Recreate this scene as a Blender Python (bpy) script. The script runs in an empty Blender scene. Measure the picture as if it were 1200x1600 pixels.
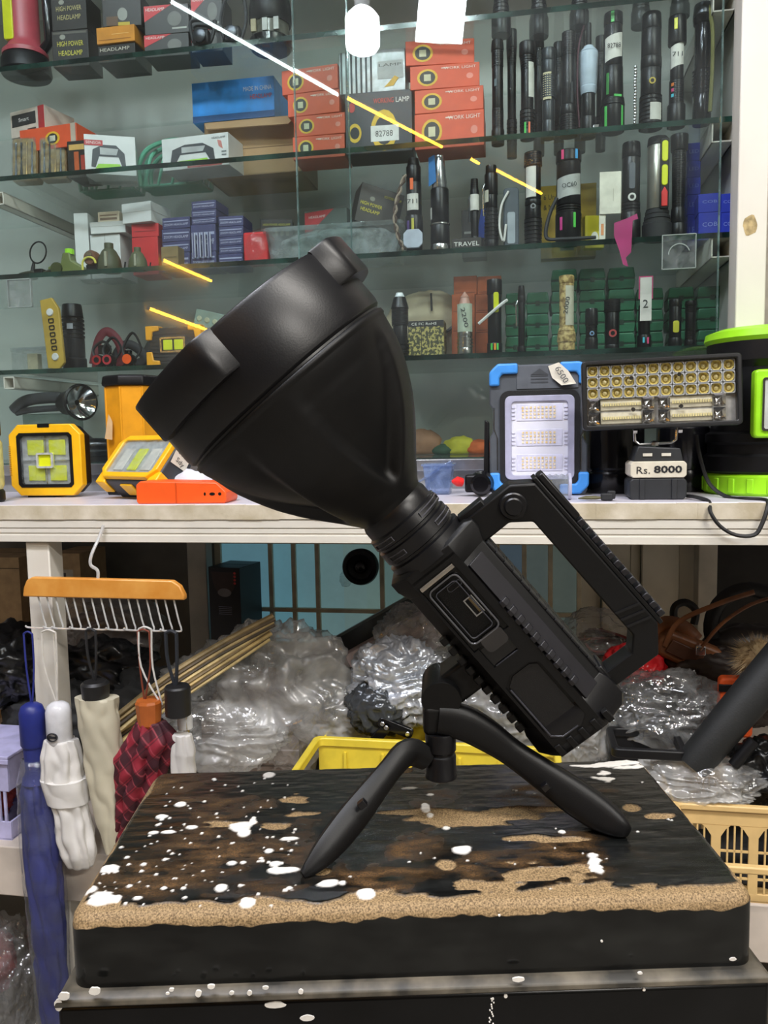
import bpy, bmesh, math, random
import numpy as np
from mathutils import Vector, Matrix, noise

PI = math.pi
rnd = random.Random(7)
scene = bpy.context.scene
col = scene.collection

# ---------------------------------------------------------------- camera
FPX = 1250.0
CAM = Vector((0, 0, 0.75))
RC = Matrix.Rotation(PI/2 - math.radians(5.53), 3, 'X') @ Matrix.Rotation(math.radians(-1.1), 3, 'Z')
cd = bpy.data.cameras.new('camera'); cam = bpy.data.objects.new('camera', cd); col.objects.link(cam)
cam.matrix_world = Matrix.Translation(CAM) @ RC.to_4x4()
cd.sensor_fit = 'VERTICAL'; cd.sensor_height = 36; cd.lens = FPX/1600*36
cd.clip_start = 0.02; cd.clip_end = 50
scene.camera = cam

# ---------------------------------------------------------------- world, exposure
w = bpy.data.worlds.new('world'); scene.world = w; w.use_nodes = True
w.node_tree.nodes['Background'].inputs[0].default_value = (.6, .65, .7, 1)
w.node_tree.nodes['Background'].inputs[1].default_value = 0.15
scene.cycles.transparent_max_bounces = 28; scene.cycles.max_bounces = 10
vs = scene.view_settings
vs.view_transform = 'Standard'; vs.look = 'None'; vs.gamma = 1; vs.exposure = 0.03; vs.use_curve_mapping = False

# ---------------------------------------------------------------- lights of the shop (ceiling fixtures are built further down)
def area(name, loc, size, energy, colr=(1, .97, .93), rot=(0, 0, 0)):
    d = bpy.data.lights.new(name, 'AREA'); d.shape = 'RECTANGLE'; d.size, d.size_y = size; d.energy = energy; d.color = colr
    o = bpy.data.objects.new(name, d); o.location = loc; o.rotation_euler = rot; col.objects.link(o); return o
CEIL = 2.75; FL = -.35
FIX = [(-.75, .10, 46), (.95, -.30, 42), (1.75, -2.2, 135)]          # ceiling fixtures: x, y, watts
LIGHTS = [area('ceiling_tube_light', (x, y, CEIL-.075), (1.2, .22), e, (.87, .88, 1.0) if x < 0 else (1, .96, .90)) for x, y, e in FIX]

# ---------------------------------------------------------------- projection helpers (pixels are those of the 1200x1600 frame)
def ray(x, y): return RC @ Vector(((x-600)/FPX, (800-y)/FPX, -1))
def unp(x, y, d): return CAM + ray(x, y)*d
def onz(x, y, z): r = ray(x, y); return CAM + r*((z-CAM.z)/r.z)
def proj(p):
    q = RC.transposed() @ (Vector(p)-CAM); return 600-FPX*q.x/q.z, 800+FPX*q.y/q.z
def dep(p): return -(RC.transposed() @ (Vector(p)-CAM)).z
YAW = math.radians(-10)
U = Vector((math.cos(YAW), math.sin(YAW), 0)); V = Vector((-math.sin(YAW), math.cos(YAW), 0)); O0 = Vector((0, 1.15, 0))
def W(u, v, z): return O0 + U*u + V*v + Vector((0, 0, z))
def onv(x, y, v):
    r = ray(x, y); t = (v + O0.dot(V) - CAM.dot(V))/r.dot(V); return CAM + r*t
def at(px, z, v):
    lo, hi = -2., 2.
    for _ in range(40):
        m = (lo+hi)/2
        if proj(W(m, v, z))[0] < px: lo = m
        else: hi = m
    return W(lo, v, z)
def kk(p): return dep(p)/FPX

# ---------------------------------------------------------------- materials
def hx(h):
    h = h.lstrip('#'); c = [int(h[i:i+2], 16)/255 for i in (0, 2, 4)]
    return tuple((x/12.92 if x <= .04045 else ((x+.055)/1.055)**2.4) for x in c) + (1,)
MATS = {}
def nd(nt, t, **k):
    n = nt.nodes.new(t)
    for a, b in k.items():
        if a in n.inputs: n.inputs[a].default_value = b
        else: setattr(n, a, b)
    return n
def newmat(name):
    m = bpy.data.materials.new(name); m.use_nodes = True; m.node_tree.nodes.clear()
    o = m.node_tree.nodes.new('ShaderNodeOutputMaterial'); return m, m.node_tree, o
def mat(name, c='#888888', rough=.5, metal=0., var=.12, vs=40., bump=0., bs=300., coat=0., spec=.5, emit=0., c2=None, thr=None):
    """procedural principled material: noise-varied colour, roughness and relief"""
    if name in MATS: return MATS[name]
    m, nt, out = newmat(name); L = nt.links.new
    b = nd(nt, 'ShaderNodeBsdfPrincipled'); L(b.outputs[0], out.inputs[0])
    tc = nd(nt, 'ShaderNodeTexCoord')
    n = nd(nt, 'ShaderNodeTexNoise', Scale=vs, Detail=4.); L(tc.outputs['Object'], n.inputs['Vector'])
    r = nd(nt, 'ShaderNodeValToRGB'); L(n.outputs['Fac'], r.inputs[0])
    cc = hx(c); a = [max(0, x*(1-var)) for x in cc[:3]]+[1]; d = [min(1, x*(1+var)) for x in cc[:3]]+[1]
    if c2: a, d = cc, hx(c2)
    lo, hi = thr or (.35, .65)
    r.color_ramp.elements[0].position = lo; r.color_ramp.elements[1].position = hi
    r.color_ramp.elements[0].color = a; r.color_ramp.elements[1].color = d
    L(r.outputs[0], b.inputs['Base Color'])
    b.inputs['Roughness'].default_value = rough; b.inputs['Metallic'].default_value = metal
    b.inputs['Specular IOR Level'].default_value = spec; b.inputs['Coat Weight'].default_value = coat; b.inputs['Coat Roughness'].default_value = .1
    if emit:
        b.inputs['Emission Color'].default_value = cc; b.inputs['Emission Strength'].default_value = emit
    if bump:
        n2 = nd(nt, 'ShaderNodeTexNoise', Scale=bs, Detail=3.); L(tc.outputs['Object'], n2.inputs['Vector'])
        bp = nd(nt, 'ShaderNodeBump', Strength=bump, Distance=.002); L(n2.outputs['Fac'], bp.inputs['Height']); L(bp.outputs[0], b.inputs['Normal'])
    MATS[name] = m; return m
def schlick(nt, f0, k=1.):
    lw = nd(nt, 'ShaderNodeLayerWeight', Blend=.5)
    p = nd(nt, 'ShaderNodeMath', operation='POWER'); p.inputs[1].default_value = 5; nt.links.new(lw.outputs['Facing'], p.inputs[0])
    a = nd(nt, 'ShaderNodeMath', operation='MULTIPLY_ADD'); a.inputs[1].default_value = (1-f0)*k; a.inputs[2].default_value = f0; nt.links.new(p.outputs[0], a.inputs[0])
    return a
def glass(name, tint='#f4fbf8', f0=.045, rough=0., haze=.0, hs=6., bump=0., bs=60., hazec='#dfe6ea', seam=None):
    """thin clear sheet: see-through, mirrors by angle, a film of dust or cloudiness"""
    if name in MATS: return MATS[name]
    m, nt, out = newmat(name); L = nt.links.new
    t = nd(nt, 'ShaderNodeBsdfTransparent', Color=hx(tint)); g = nd(nt, 'ShaderNodeBsdfGlossy', Roughness=rough)
    mx = nd(nt, 'ShaderNodeMixShader'); s = schlick(nt, f0); L(s.outputs[0], mx.inputs[0]); L(t.outputs[0], mx.inputs[1]); L(g.outputs[0], mx.inputs[2])
    tc = nd(nt, 'ShaderNodeTexCoord'); last = mx
    if bump:
        n2 = nd(nt, 'ShaderNodeTexNoise', Scale=bs, Detail=3., Distortion=1.2); L(tc.outputs['Object'], n2.inputs['Vector'])
        bp = nd(nt, 'ShaderNodeBump', Strength=bump, Distance=.01); L(n2.outputs['Fac'], bp.inputs['Height']); L(bp.outputs[0], g.inputs['Normal'])
    if haze:
        d = nd(nt, 'ShaderNodeBsdfDiffuse', Color=hx(hazec)); tr = nd(nt, 'ShaderNodeBsdfTranslucent', Color=hx(hazec))
        dm = nd(nt, 'ShaderNodeMixShader', Fac=.45); L(d.outputs[0], dm.inputs[1]); L(tr.outputs[0], dm.inputs[2])
        n = nd(nt, 'ShaderNodeTexNoise', Scale=hs, Detail=5., Distortion=.8); L(tc.outputs['Object'], n.inputs['Vector'])
        mr = nd(nt, 'ShaderNodeMapRange'); L(n.outputs['Fac'], mr.inputs[0])
        mr.inputs[1].default_value = .38; mr.inputs[2].default_value = .72; mr.inputs[3].default_value = haze*.25; mr.inputs[4].default_value = haze*1.6
        m2 = nd(nt, 'ShaderNodeMixShader'); L(mr.outputs[0], m2.inputs[0]); L(mx.outputs[0], m2.inputs[1]); L(dm.outputs[0], m2.inputs[2]); last = m2
    L(last.outputs[0], out.inputs[0]); MATS[name] = m; return m
def lamp_mat(name, c, s):
    m, nt, out = newmat(name); e = nd(nt, 'ShaderNodeEmission', Color=hx(c), Strength=s); nt.links.new(e.outputs[0], out.inputs[0]); MATS[name] = m; return m
def C(c, rough=.5, **k):                                     # plain plastic / paper of one colour
    return mat('paint_%s_%d' % (c.strip('#'), int(rough*100)), c, rough, **k)

BLACK = mat('black_plastic', '#111113', .42, var=.15, bump=.08, bs=900, spec=.3)
BLACKG = mat('black_gloss', '#0d0d10', .18, var=.1)
RUBBER = mat('dark_rubber', '#1c1d20', .65, var=.15, bump=.15, bs=700)
ANOD = mat('anodised_black', '#121316', .33, metal=.2, var=.2, spec=.4)
GUN = mat('gunmetal', '#4a4d52', .3, metal=.8, var=.12)
STEEL = mat('steel', '#c9cacc', .22, metal=1, var=.08)
CHROME = mat('chrome', '#e6e6e6', .1, metal=1, var=.04)
WHITEP = mat('white_paint', '#d6d1c6', .45, var=.07, vs=9, bump=.12, bs=60)
PAPER = mat('paper_white', '#dcd9d2', .8, var=.07, vs=80)
CARD = mat('cardboard', '#a98a63', .85, var=.1, vs=50)
YEL = mat('yellow_plastic', '#efb416', .4, var=.06)
LEDY = mat('led_yellow', '#d9e01c', .4, var=.05)
CLEAR = glass('clear_plastic', '#f6f8f8', .06, .03, .10, 60)

# ---------------------------------------------------------------- mesh helpers
class MB:
    def __init__(s, k=1., m=None):
        s.v = []; s.f = []; s.mi = []; s.m = (m if m is not None else Matrix()) @ Matrix.Scale(k, 4)
    def add(s, vs, fs, mi=0, m=None):
        b = len(s.v); T = s.m @ m if m is not None else s.m
        s.v += [T @ Vector(p) for p in vs]; s.f += [tuple(i+b for i in f) for f in fs]; s.mi += [mi]*len(fs); return s
    def box(s, x0, x1, y0, y1, z0, z1, mi=0, m=None):
        return s.add([(x0, y0, z0), (x1, y0, z0), (x1, y1, z0), (x0, y1, z0), (x0, y0, z1), (x1, y0, z1), (x1, y1, z1), (x0, y1, z1)],
                     [(0, 3, 2, 1), (4, 5, 6, 7), (0, 1, 5, 4), (1, 2, 6, 5), (2, 3, 7, 6), (3, 0, 4, 7)], mi, m)
    def prism(s, poly, a0, a1, axis='y', mi=0, m=None):
        n = len(poly); g = {'y': lambda p, a: (p[0], a, p[1]), 'z': lambda p, a: (p[0], p[1], a), 'x': lambda p, a: (a, p[0], p[1])}[axis]
        vs = [g(p, a0) for p in poly]+[g(p, a1) for p in poly]
        return s.add(vs, [tuple(range(n))[::-1], tuple(range(n, 2*n))]+[(i, (i+1) % n, n+(i+1) % n, n+i) for i in range(n)], mi, m)
    def loft(s, rings, cap=True, closed=True, mi=0, m=None):
        n = len(rings[0]); vs = [p for r in rings for p in r]; fs = []
        for j in range(len(rings)-1):
            for i in range(n if closed else n-1):
                a = j*n+i; b = j*n+(i+1) % n; fs.append((a, b, b+n, a+n))
        if cap: fs += [tuple(range(n))[::-1], tuple(range((len(rings)-1)*n, len(rings)*n))]
        return s.add(vs, fs, mi, m)
    def lathe(s, prof, n=20, mi=0, m=None, cap=True, axis='z', a0=0., a1=2*PI):
        full = abs(a1-a0-2*PI) < 1e-6; k = n if full else n+1; rings = []
        for r, z in prof:
            ring = []
            for i in range(k):
                a = a0+(a1-a0)*i/n; c, d = r*math.cos(a), r*math.sin(a)
                ring.append((c, d, z) if axis == 'z' else ((z, c, d) if axis == 'x' else (c, z, d)))
            rings.append(ring)
        return s.loft(rings, cap and full, full, mi, m)
    def cyl(s, c, r, h, axis='z', n=16, mi=0, r2=None, m=None):
        T = Matrix.Translation(c); T = m @ T if m is not None else T
        return s.lathe([(r, 0), (r if r2 is None else r2, h)], n, mi, T, True, axis)
    def tube(s, pts, r, n=8, cap=True, mi=0, m=None, sq=1., closed=False):
        pts = [Vector(p) for p in pts]; rings = []; N = len(pts); up = None
        for i, p in enumerate(pts):
            t = (pts[(i+1) % N]-pts[i-1]) if closed else (pts[min(i+1, N-1)]-pts[max(i-1, 0)]); t.normalize()
            if up is None:
                up = Vector((0, 0, 1)) if abs(t.z) < .9 else Vector((0, 1, 0))
            x = t.cross(up); x.normalize(); up = x.cross(t); up.normalize()
            rr = r[i] if isinstance(r, (list, tuple)) else r
            rings.append([p+x*rr*math.cos(2*PI*j/n)+up*rr*sq*math.sin(2*PI*j/n) for j in range(n)])
        if closed: rings.append(rings[0]); cap = False
        return s.loft(rings, cap, True, mi, m)
    def quad(s, x0, x1, z0, z1, y, mi=0): return s.add([(x0, y, z0), (x1, y, z0), (x1, y, z1), (x0, y, z1)], [(0, 1, 2, 3)], mi)
    def flat(s, pts, y, mi=0): return s.add([(p[0], y, p[1]) for p in pts], [tuple(range(len(pts)))], mi)
    def build(s, name, mats, parent=None, bevel=0., smooth=False, seg=2, loc=None, rot=None, sub=0, ang=40):
        me = bpy.data.meshes.new(name); me.from_pydata(s.v, [], s.f)
        ms = mats if isinstance(mats, (list, tuple)) else [mats]
        for x in ms: me.materials.append(x)
        if len(ms) > 1: me.polygons.foreach_set('material_index', s.mi)
        bm = bmesh.new(); bm.from_mesh(me); bmesh.ops.recalc_face_normals(bm, faces=bm.faces); bm.to_mesh(me); bm.free()
        if smooth or bevel:
            me.polygons.foreach_set('use_smooth', [True]*len(me.polygons)); me.set_sharp_from_angle(angle=math.radians(ang))
        o = bpy.data.objects.new(name, me); col.objects.link(o)
        if parent is not None: o.parent = parent
        if loc is not None: o.location = loc
        if rot is not None: o.rotation_euler = rot
        if bevel:
            b = o.modifiers.new('bevel', 'BEVEL'); b.width = bevel; b.segments = seg; b.limit_method = 'ANGLE'; b.angle_limit = math.radians(35); b.harden_normals = False
        if sub:
            q = o.modifiers.new('sub', 'SUBSURF'); q.levels = sub; q.render_levels = sub
        return o
def rrect(x0, x1, y0, y1, r, n=4):
    p = []
    for cx, cy, a in ((x1-r, y1-r, 0), (x0+r, y1-r, 90), (x0+r, y0+r, 180), (x1-r, y0+r, 270)):
        for i in range(n+1):
            t = math.radians(a+90*i/n); p.append((cx+r*math.cos(t), cy+r*math.sin(t)))
    return p
def ell(cx, cy, rx, ry, n=16): return [(cx+rx*math.cos(2*PI*i/n), cy+ry*math.sin(2*PI*i/n)) for i in range(n)]
def tag(o, label, cat, group=None, kind=None):
    if label: o['label'] = label
    if cat: o['category'] = cat
    if group: o['group'] = group
    if kind: o['kind'] = kind
    return o
def thing(name, label, cat, loc, rz=YAW, group=None, rot=None):
    o = bpy.data.objects.new(name, None); o.empty_display_size = .02; o.location = loc; o.rotation_euler = rot or (0, 0, rz); col.objects.link(o)
    return tag(o, label, cat, group)
def struct(o): o['kind'] = 'structure'; return o
_txt = {}
def text(s, size, m, parent, loc, rot=(PI/2, 0, 0), width=None, name='lettering', align='CENTER', bold=0.):
    key = (s, align, bold)
    if key not in _txt:
        c = bpy.data.curves.new('t', 'FONT'); c.body = s; c.align_x = align; c.align_y = 'CENTER'; c.resolution_u = 2; c.offset = bold
        o = bpy.data.objects.new('t', c); col.objects.link(o); bpy.context.view_layer.update()
        me = bpy.data.meshes.new_from_object(o.evaluated_get(bpy.context.evaluated_depsgraph_get()))
        bpy.data.objects.remove(o); _txt[key] = me
    me = _txt[key].copy(); me.name = name; me.materials.clear(); me.materials.append(m)
    xs = [v.co.x for v in me.vertices]; wd = max(xs)-min(xs) if xs else 1
    sx = width/wd if width else size
    me.transform(Matrix.Diagonal((sx, size, 1, 1)))
    o = bpy.data.objects.new(name, me); col.objects.link(o); o.parent = parent; o.location = loc; o.rotation_euler = rot; return o

# shelf heights (glass tops) and depths behind the counter front
VG, VS, VB = .30, .335, .66                                  # glass doors, shelf front edge, back panel
def zat(y, v, x=600): return onv(x, y, v).z
SH = {1: zat(39, VS), 2: zat(226, VS), 3: zat(394, VS), 4: zat(557, VS), 5: zat(716, VS)}
ZC = zat(787, 0)                                             # counter top
ZL = .088                                                    # lower shelf of the counter

# ================================================================ the room (turned with the counter)
def cbuild(mb, name, m, parent=None, **k):
    o = mb.build(name, m, parent, **k)
    if parent is None: o.location = O0; o.rotation_euler = (0, 0, YAW)
    return o
FLOORM = mat('floor_tile', '#8a867e', .5, var=.15, vs=6)
WALLM = mat('wall_paint', '#9a978f', .8, var=.1, vs=4)
struct(cbuild(MB().box(-2.6, 2.6, -6, 1.0, FL-.05, FL), 'floor', FLOORM))
struct(cbuild(MB().box(-2.6, 2.6, -6, 1.0, CEIL, CEIL+.05), 'ceiling', mat('ceiling_paint', '#7a7a78', .8)))
struct(cbuild(MB().box(-2.65, -2.6, -6, 1.0, FL, CEIL), 'wall_left', mat('wall_side_paint', '#86837c', .8)))
struct(cbuild(MB().box(2.6, 2.65, -6, 1.0, FL, CEIL), 'wall_right', mat('wall_side_paint')))
struct(cbuild(MB().box(-2.6, 2.6, .95, 1.0, FL, CEIL), 'wall_back', WALLM))
struct(cbuild(MB().box(-2.6, 2.6, -6.05, -6.0, FL, CEIL), 'wall_front', mat('wall_dim_paint', '#4d4c4a', .8)))

# ceiling fixtures round the area lights
for i, (o, (x, y, e)) in enumerate(zip(LIGHTS, FIX)):
    t = thing('ceiling_light', ['white ceiling light fixture over the left of the counter', 'white ceiling light fixture over the right of the stool', 'white ceiling light fixture far behind the stool'][i], 'light', (x, y, CEIL), 0)
    MB().box(-.62, .62, -.13, .13, -.06, -.001).build('housing', mat('fixture_white', '#e8e8e6', .5), t, bevel=.008)
    MB().box(-.6, .6, -.11, .11, -.07, -.061).build('diffuser', lamp_mat('diffuser_glow_%d' % i, '#fff6ea', 6), t)

# lamps whose mirror images show in the showcase glass
def mir(px, py):
    P = onv(px, py, VG); d = ray(px, py); return P, d-2*d.dot(V)*V
def mir_z(px, py, z): P, d = mir(px, py); return P+d*((z-P.z)/d.z)
def mir_u(px, py, u): P, d = mir(px, py); return P+d*((u-(P-O0).dot(U))/d.dot(U))
LB = lamp_mat('bulb_glow', '#f4fbff', 95); LPN = lamp_mat('panel_glow', '#f4fbff', 95)
LTW = lamp_mat('tube_glow_white', '#f2ffff', 34); LTO = lamp_mat('tube_glow_warm', '#ffb02c', 52)
b = mir_z(566, 50, 2.3)
t = thing('light_bulb', 'big white lit bulb hanging from the ceiling', 'bulb', b, 0)
k = (b-CAM).length; k = 3.45/FPX
MB(k).lathe([(0.01, -24), (20, -23), (24, -17), (24, 18), (17, 27), (10, 32), (.01, 32)], 24).build('globe', LB, t, smooth=True)
MB(k).lathe([(11, 32), (11, 50), (5, 54), (1, 54)], 16).build('socket', C('#d8d8d8', .4), t, smooth=True)
MB().tube([(0, 0, 54*k), (0, 0, CEIL-b.z)], .003).build('cord', BLACK, t)
b = mir_z(689, 27, 2.2)
t = thing('flood_lamp', 'square lit flood lamp hanging from the ceiling', 'lamp', b, YAW)
t.rotation_euler = (math.radians(-8), math.radians(8), YAW)
MB(k).box(-36, 36, -16, 0, -34, 34).build('housing', BLACK, t, bevel=.006)
MB(k).box(-30, 30, 0, 2, -28, 28).build('diffuser', LPN, t)
MB().tube([(0, -.02, 34*k), (0, -.02, CEIL-b.z+.01)], .004).build('hanger_rod', STEEL, t)
def tubelamp(a, b2, r, m, label):
    c = (a+b2)/2; t = thing('tube_light', label, 'tube light', c, 0, 'tube lights of the shop')
    MB().tube([a-c, b2-c], r, 10).build('tube', m, t, smooth=True)
    d = (b2-a).normalized(); up = Vector((0, 0, r*1.6))
    MB().tube([a-c+up, b2-c+up], r*.8, 6).build('batten', C('#cfcfcf', .5), t)
    for p, s in ((a-c, -1), (b2-c, 1)): MB().tube([p, p+d*s*.02], r*1.2, 10).build('end_cap', C('#cfcfcf', .5), t)
zt = 2.64
tubelamp(mir_z(262, -3, zt), mir_z(526, 146, zt), .0075, LTW, 'white tube light on the ceiling nearest the counter')
tubelamp(mir_z(541, 152, zt), mir_z(690, 229, zt), .0085, LTO, 'long warm tube light on the ceiling')
tubelamp(mir_z(734, 247, zt), mir_z(748, 255, zt), .009, LTO, 'short warm tube light on the ceiling')
tubelamp(mir_z(774, 265, zt), mir_z(846, 302, zt), .009, LTO, 'warm tube light on the ceiling farthest from the counter')
tubelamp(mir_u(252, 405, -2.57), mir_u(328, 438, -2.57), .011, LTO, 'upper slanting warm tube light on the side wall')
tubelamp(mir_u(230, 481, -2.57), mir_u(330, 518, -2.57), .011, LTO, 'lower slanting warm tube light on the side wall')

# ================================================================ the counter
EDGE = mat('worn_edge', '#b3a78d', .7, c2='#d6cdbb', vs=25, thr=(.35, .7), bump=.3, bs=120)
TOPM = mat('laminate_top', '#cdc9d2', .35, var=.06, vs=10)
LPOST = onv(38, 900, .0)
ct = thing('shop_counter', 'white painted steel-framed shop counter with a worn laminate top', 'counter', O0)
MB().box(-1.25, 1.15, .004, .80, ZC-.016, ZC).build('top_board', TOPM, ct, bevel=.001)
e = MB(); n = 90
for i in range(n):                                           # chipped front edge of the board
    u0, u1 = -1.25+2.4*i/n, -1.25+2.4*(i+1)/n
    e.box(u0, u1, -.004+.0012*noise.noise((i*.4, 0, 0)), .006, ZC-.0225+.0012*noise.noise((i*.3, 3, 0)), ZC-.001+.0008*noise.noise((i*.7, 7, 0)))
e.build('board_edge', EDGE, ct)
zr1, zr0 = ZC-.0235, zat(849, 0)
r = MB().box(-1.25, 1.15, 0, .004, zr0, zr1).box(-1.25, 1.15, 0, .045, zr1-.003, zr1)
r.box(-1.25, 1.15, -.0022, 0, zr0, zr0+.011).box(-1.25, 1.15, -.0022, 0, zr1-.012, zr1).box(-1.25, 1.15, -.0012, 0, zr0+.014, zr0+.021)
r.build('front_rail', WHITEP, ct, bevel=.0008)
def uof(px, z, v): p = at(px, z, v); return (p-O0).dot(U)
def post(x0, x1, v, d, z0, z1, zref, m=WHITEP, name='post'):
    u0, u1 = uof(x0, zref, v), uof(x1, zref, v); return MB().box(u0, u1, v, v+d, z0, z1).build(name, m, ct, bevel=.002)
post(39, 75, .006, .038, FL, zr0-.001, .6)
post(1243, 1278, .006, .038, FL, zr0-.001, .6)
DIM = mat('grey_steel_paint', '#b9b4a6', .5, var=.12, vs=14)
post(291, 321, .70, .04, FL, ZC-.03, .5, DIM)
post(1092, 1122, .70, .05, FL, ZC-.03, .5, DIM)
# lower shelf
MB().box(-1.25, 1.15, -.005, .78, ZL-.085, ZL).build('lower_shelf', mat('lower_shelf_board', '#cbbfb2', .6, var=.12, vs=15), ct, bevel=.002)

# window with steel grille behind the counter
GV = .76
win = bpy.data.objects.new('window_1', None); win.location = O0; win.rotation_euler = (0, 0, YAW); col.objects.link(win); struct(win)
GRM = mat('grille_paint', '#d3cab0', .5, var=.12, vs=30)
xs = [340, 422, 458, 495, 532, 568, 596, 633, 670, 777, 819, 860, 905]
zt, zm, zb = zat(848, GV), zat(955, GV), zat(1010, GV)
pc = ['#7fb6c8', '#80b9ca', '#86b8c4', '#8cb4b8', '#8fb1b0', '#8fb0ac', '#7e9f9d', '#6c8b88', '#5f7a78', '#5f7280', '#6a7876', '#6b7872']
for i in range(len(xs)-1):
    u0, u1 = uof(xs[i], .5, GV), uof(xs[i+1], .5, GV)
    pm = mat('window_pane_%d' % i, pc[i], .25, var=.22, vs=9, bump=.15, bs=40, emit=.28)  # faint glow added to lift the shaded panes; nothing shines behind them
    MB().box(u0, u1, GV+.025, GV+.03, zm, zt).build('pane', pm, win)
    MB().box(u0, u1, GV+.025, GV+.03, zb, zm).build('pane', pm, win)
for i, x in enumerate(xs):
    wd = .011 if i else .016
    u0 = uof(x, .5, GV); z0 = zb if x not in (532, 568) else zm
    if x in (532, 568): continue
    MB().box(u0-wd/2, u0+wd/2, GV-.006, GV+.006, zb, zt).build('bar', GRM, win, bevel=.001)
ua, ub = uof(330, .5, GV), uof(915, .5, GV)
for z, h in ((zt+.004, .014), (zm, .010), (zb, .012)): MB().box(ua, ub, GV-.008, GV+.004, z-h/2, z+h/2).build('bar', GRM, win, bevel=.001)
struct(cbuild(MB().box(-1.3, ua-.0, GV+.03, GV+.05, FL, ZC-.03), 'wall_under_counter_left', mat('dark_wall', '#6b6962', .8, var=.2, vs=8)))
struct(cbuild(MB().box(ua, ub, GV+.03, GV+.05, FL, zb), 'wall_under_window', mat('dark_wall')))
# folding cream panels to the right of the window
pl = bpy.data.objects.new('door_1', None); pl.location = O0; pl.rotation_euler = (0, 0, YAW); col.objects.link(pl); struct(pl)
CRM = mat('cream_panel', '#d8d2c0', .5, var=.1, vs=10)
for x0, x1, dv in ((905, 940, .02), (942, 985, 0), (987, 1003, .02), (1004, 1062, 0), (1064, 1090, .02)):
    MB().box(uof(x0, .5, GV), uof(x1, .5, GV), GV+dv, GV+dv+.02, FL, ZC-.03).build('panel', CRM, pl, bevel=.002)
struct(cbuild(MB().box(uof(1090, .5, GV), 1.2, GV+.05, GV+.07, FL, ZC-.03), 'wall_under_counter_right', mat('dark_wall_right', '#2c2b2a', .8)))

# ================================================================ the glass showcase
GPANE = glass('door_glass', '#f6fbfa', .05, 0, .022, 5)
GSH = glass('shelf_glass', '#f9fcfb', .055, 0, .012, 8)
GED = mat('shelf_edge_green', '#0c1a17', .12, c2='#2c4f45', vs=14, thr=(.4, .75), coat=.5)
BACKM = mat('case_back', '#bdbeb8', .6, var=.05, vs=3)
dc = thing('display_case', 'tall glass-fronted showcase with green-edged glass shelves on the counter', 'display case', O0)
UL, UR = -1.12, uof(1148, 1.1, VS)
ZTOP = 1.72
MB().box(UL, UR+.06, VB, VB+.012, ZC, ZTOP).build('back_panel', BACKM, dc)
MB().box(UL-.012, UL, VG, VB, ZC, ZTOP).build('side_panel', BACKM, dc)
MB().box(UR+.004, UR+.016, VG+.01, VB, ZC, ZTOP).build('side_panel', BACKM, dc)
MB().box(UL, UR+.016, VG+.03, VB, ZTOP, ZTOP+.012).build('roof_panel', BACKM, dc)
up0, up1 = uof(1150, 1.1, .27), uof(1197, 1.1, .27)
MB().box(up0, up1, .26, .31, ZC+.001, ZTOP+.02).build('post', mat('post_paint', '#d8d3ca', .45, var=.05, vs=6, bump=.1, bs=50), dc, bevel=.002)
ch = onv(1172, 352, .2595); q = ch-O0
cm = MB(); cm.flat([(q.dot(U)+.011*math.cos(a)*(1+.3*noise.noise((a, 5, 2))), q.z+.016*math.sin(a)*(1+.35*noise.noise((a*1.3, 1, 9)))) for a in [2*PI*i/18 for i in range(18)]], .2597)
cm.build('paint_chip', mat('old_wall', '#a9946b', .8, var=.3, vs=120), dc)
MB().box(up1+.02, 1.3, .40, .42, ZC, CEIL-.2).build('outer_panel', mat('grey_wall_panel', '#a7a196', .7), dc)
for n in (1, 2, 3, 4, 5):
    z = SH[n]; th = .009
    MB().box(UL, UR, VS+.0008, VB-.002, z-th, z).build('glass_shelf', GSH, dc)
    MB().box(UL, UR, VS, VS+.0008, z-th, z).build('shelf_edge', GED, dc)
MB().box(UL, UR, VG-.012, VS, SH[5]-.022, SH[5]-.002).build('track', mat('aluminium', '#b9bcbf', .3, metal=.9), dc, bevel=.001)
MB().box(UL, UR, VG+.004, VB, ZC, SH[5]-.022).build('plinth', C('#8d8f90', .5), dc)
zt = ZTOP
u1 = uof(545, 1.2, VG); u2 = uof(464, 1.2, VG); u3 = uof(1126, 1.2, VG)
MB().box(UL, u1, VG+.010, VG+.015, SH[5]-.002, zt).build('sliding_door_pane', GPANE, dc)
MB().box(u2, u3, VG, VG+.005, SH[5]-.002, zt).build('sliding_door_pane', GPANE, dc)
PED = glass('pane_edge', '#d5e6e4', .12, .1, .35, 20, hazec='#a9c4c2')
for uu, vv_ in ((u1, VG+.010), (u2, VG), (u3, VG)): MB().box(uu-.0012, uu+.0012, vv_-.0002, vv_+.0052, SH[5]-.002, ZTOP).build('pane_edge', PED, dc)
def sqtube(px, py, w, m=WHITEP):
    P = onv(px, py, VS+.002)-O0; h = w/2; t = .0022; u, z = P.dot(U), P.z
    mb = MB()
    for a in (0, 1):
        mb.box(u-h, u+h, VS+.002, VB, z+(h-t if a else -h), z+(h if a else -h+t))
        mb.box(u+(h-t if a else -h), u+(h if a else -h+t), VS+.002, VB, z-h, z+h)
    mb.build('bracket_tube', m, dc)
    MB().box(u-h+t, u+h-t, VB-.03, VB-.02, z-h+t, z+h-t).build('dark_hollow_plate', BLACK, dc)  # black plate added inside so the hollow tube reads dark
for px, py in ((1132, -1), (1130, 204), (1129, 385)): sqtube(px, py, .036)
for px, py in ((-3, 310), (14, 598)): sqtube(px, py, .024)
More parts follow.
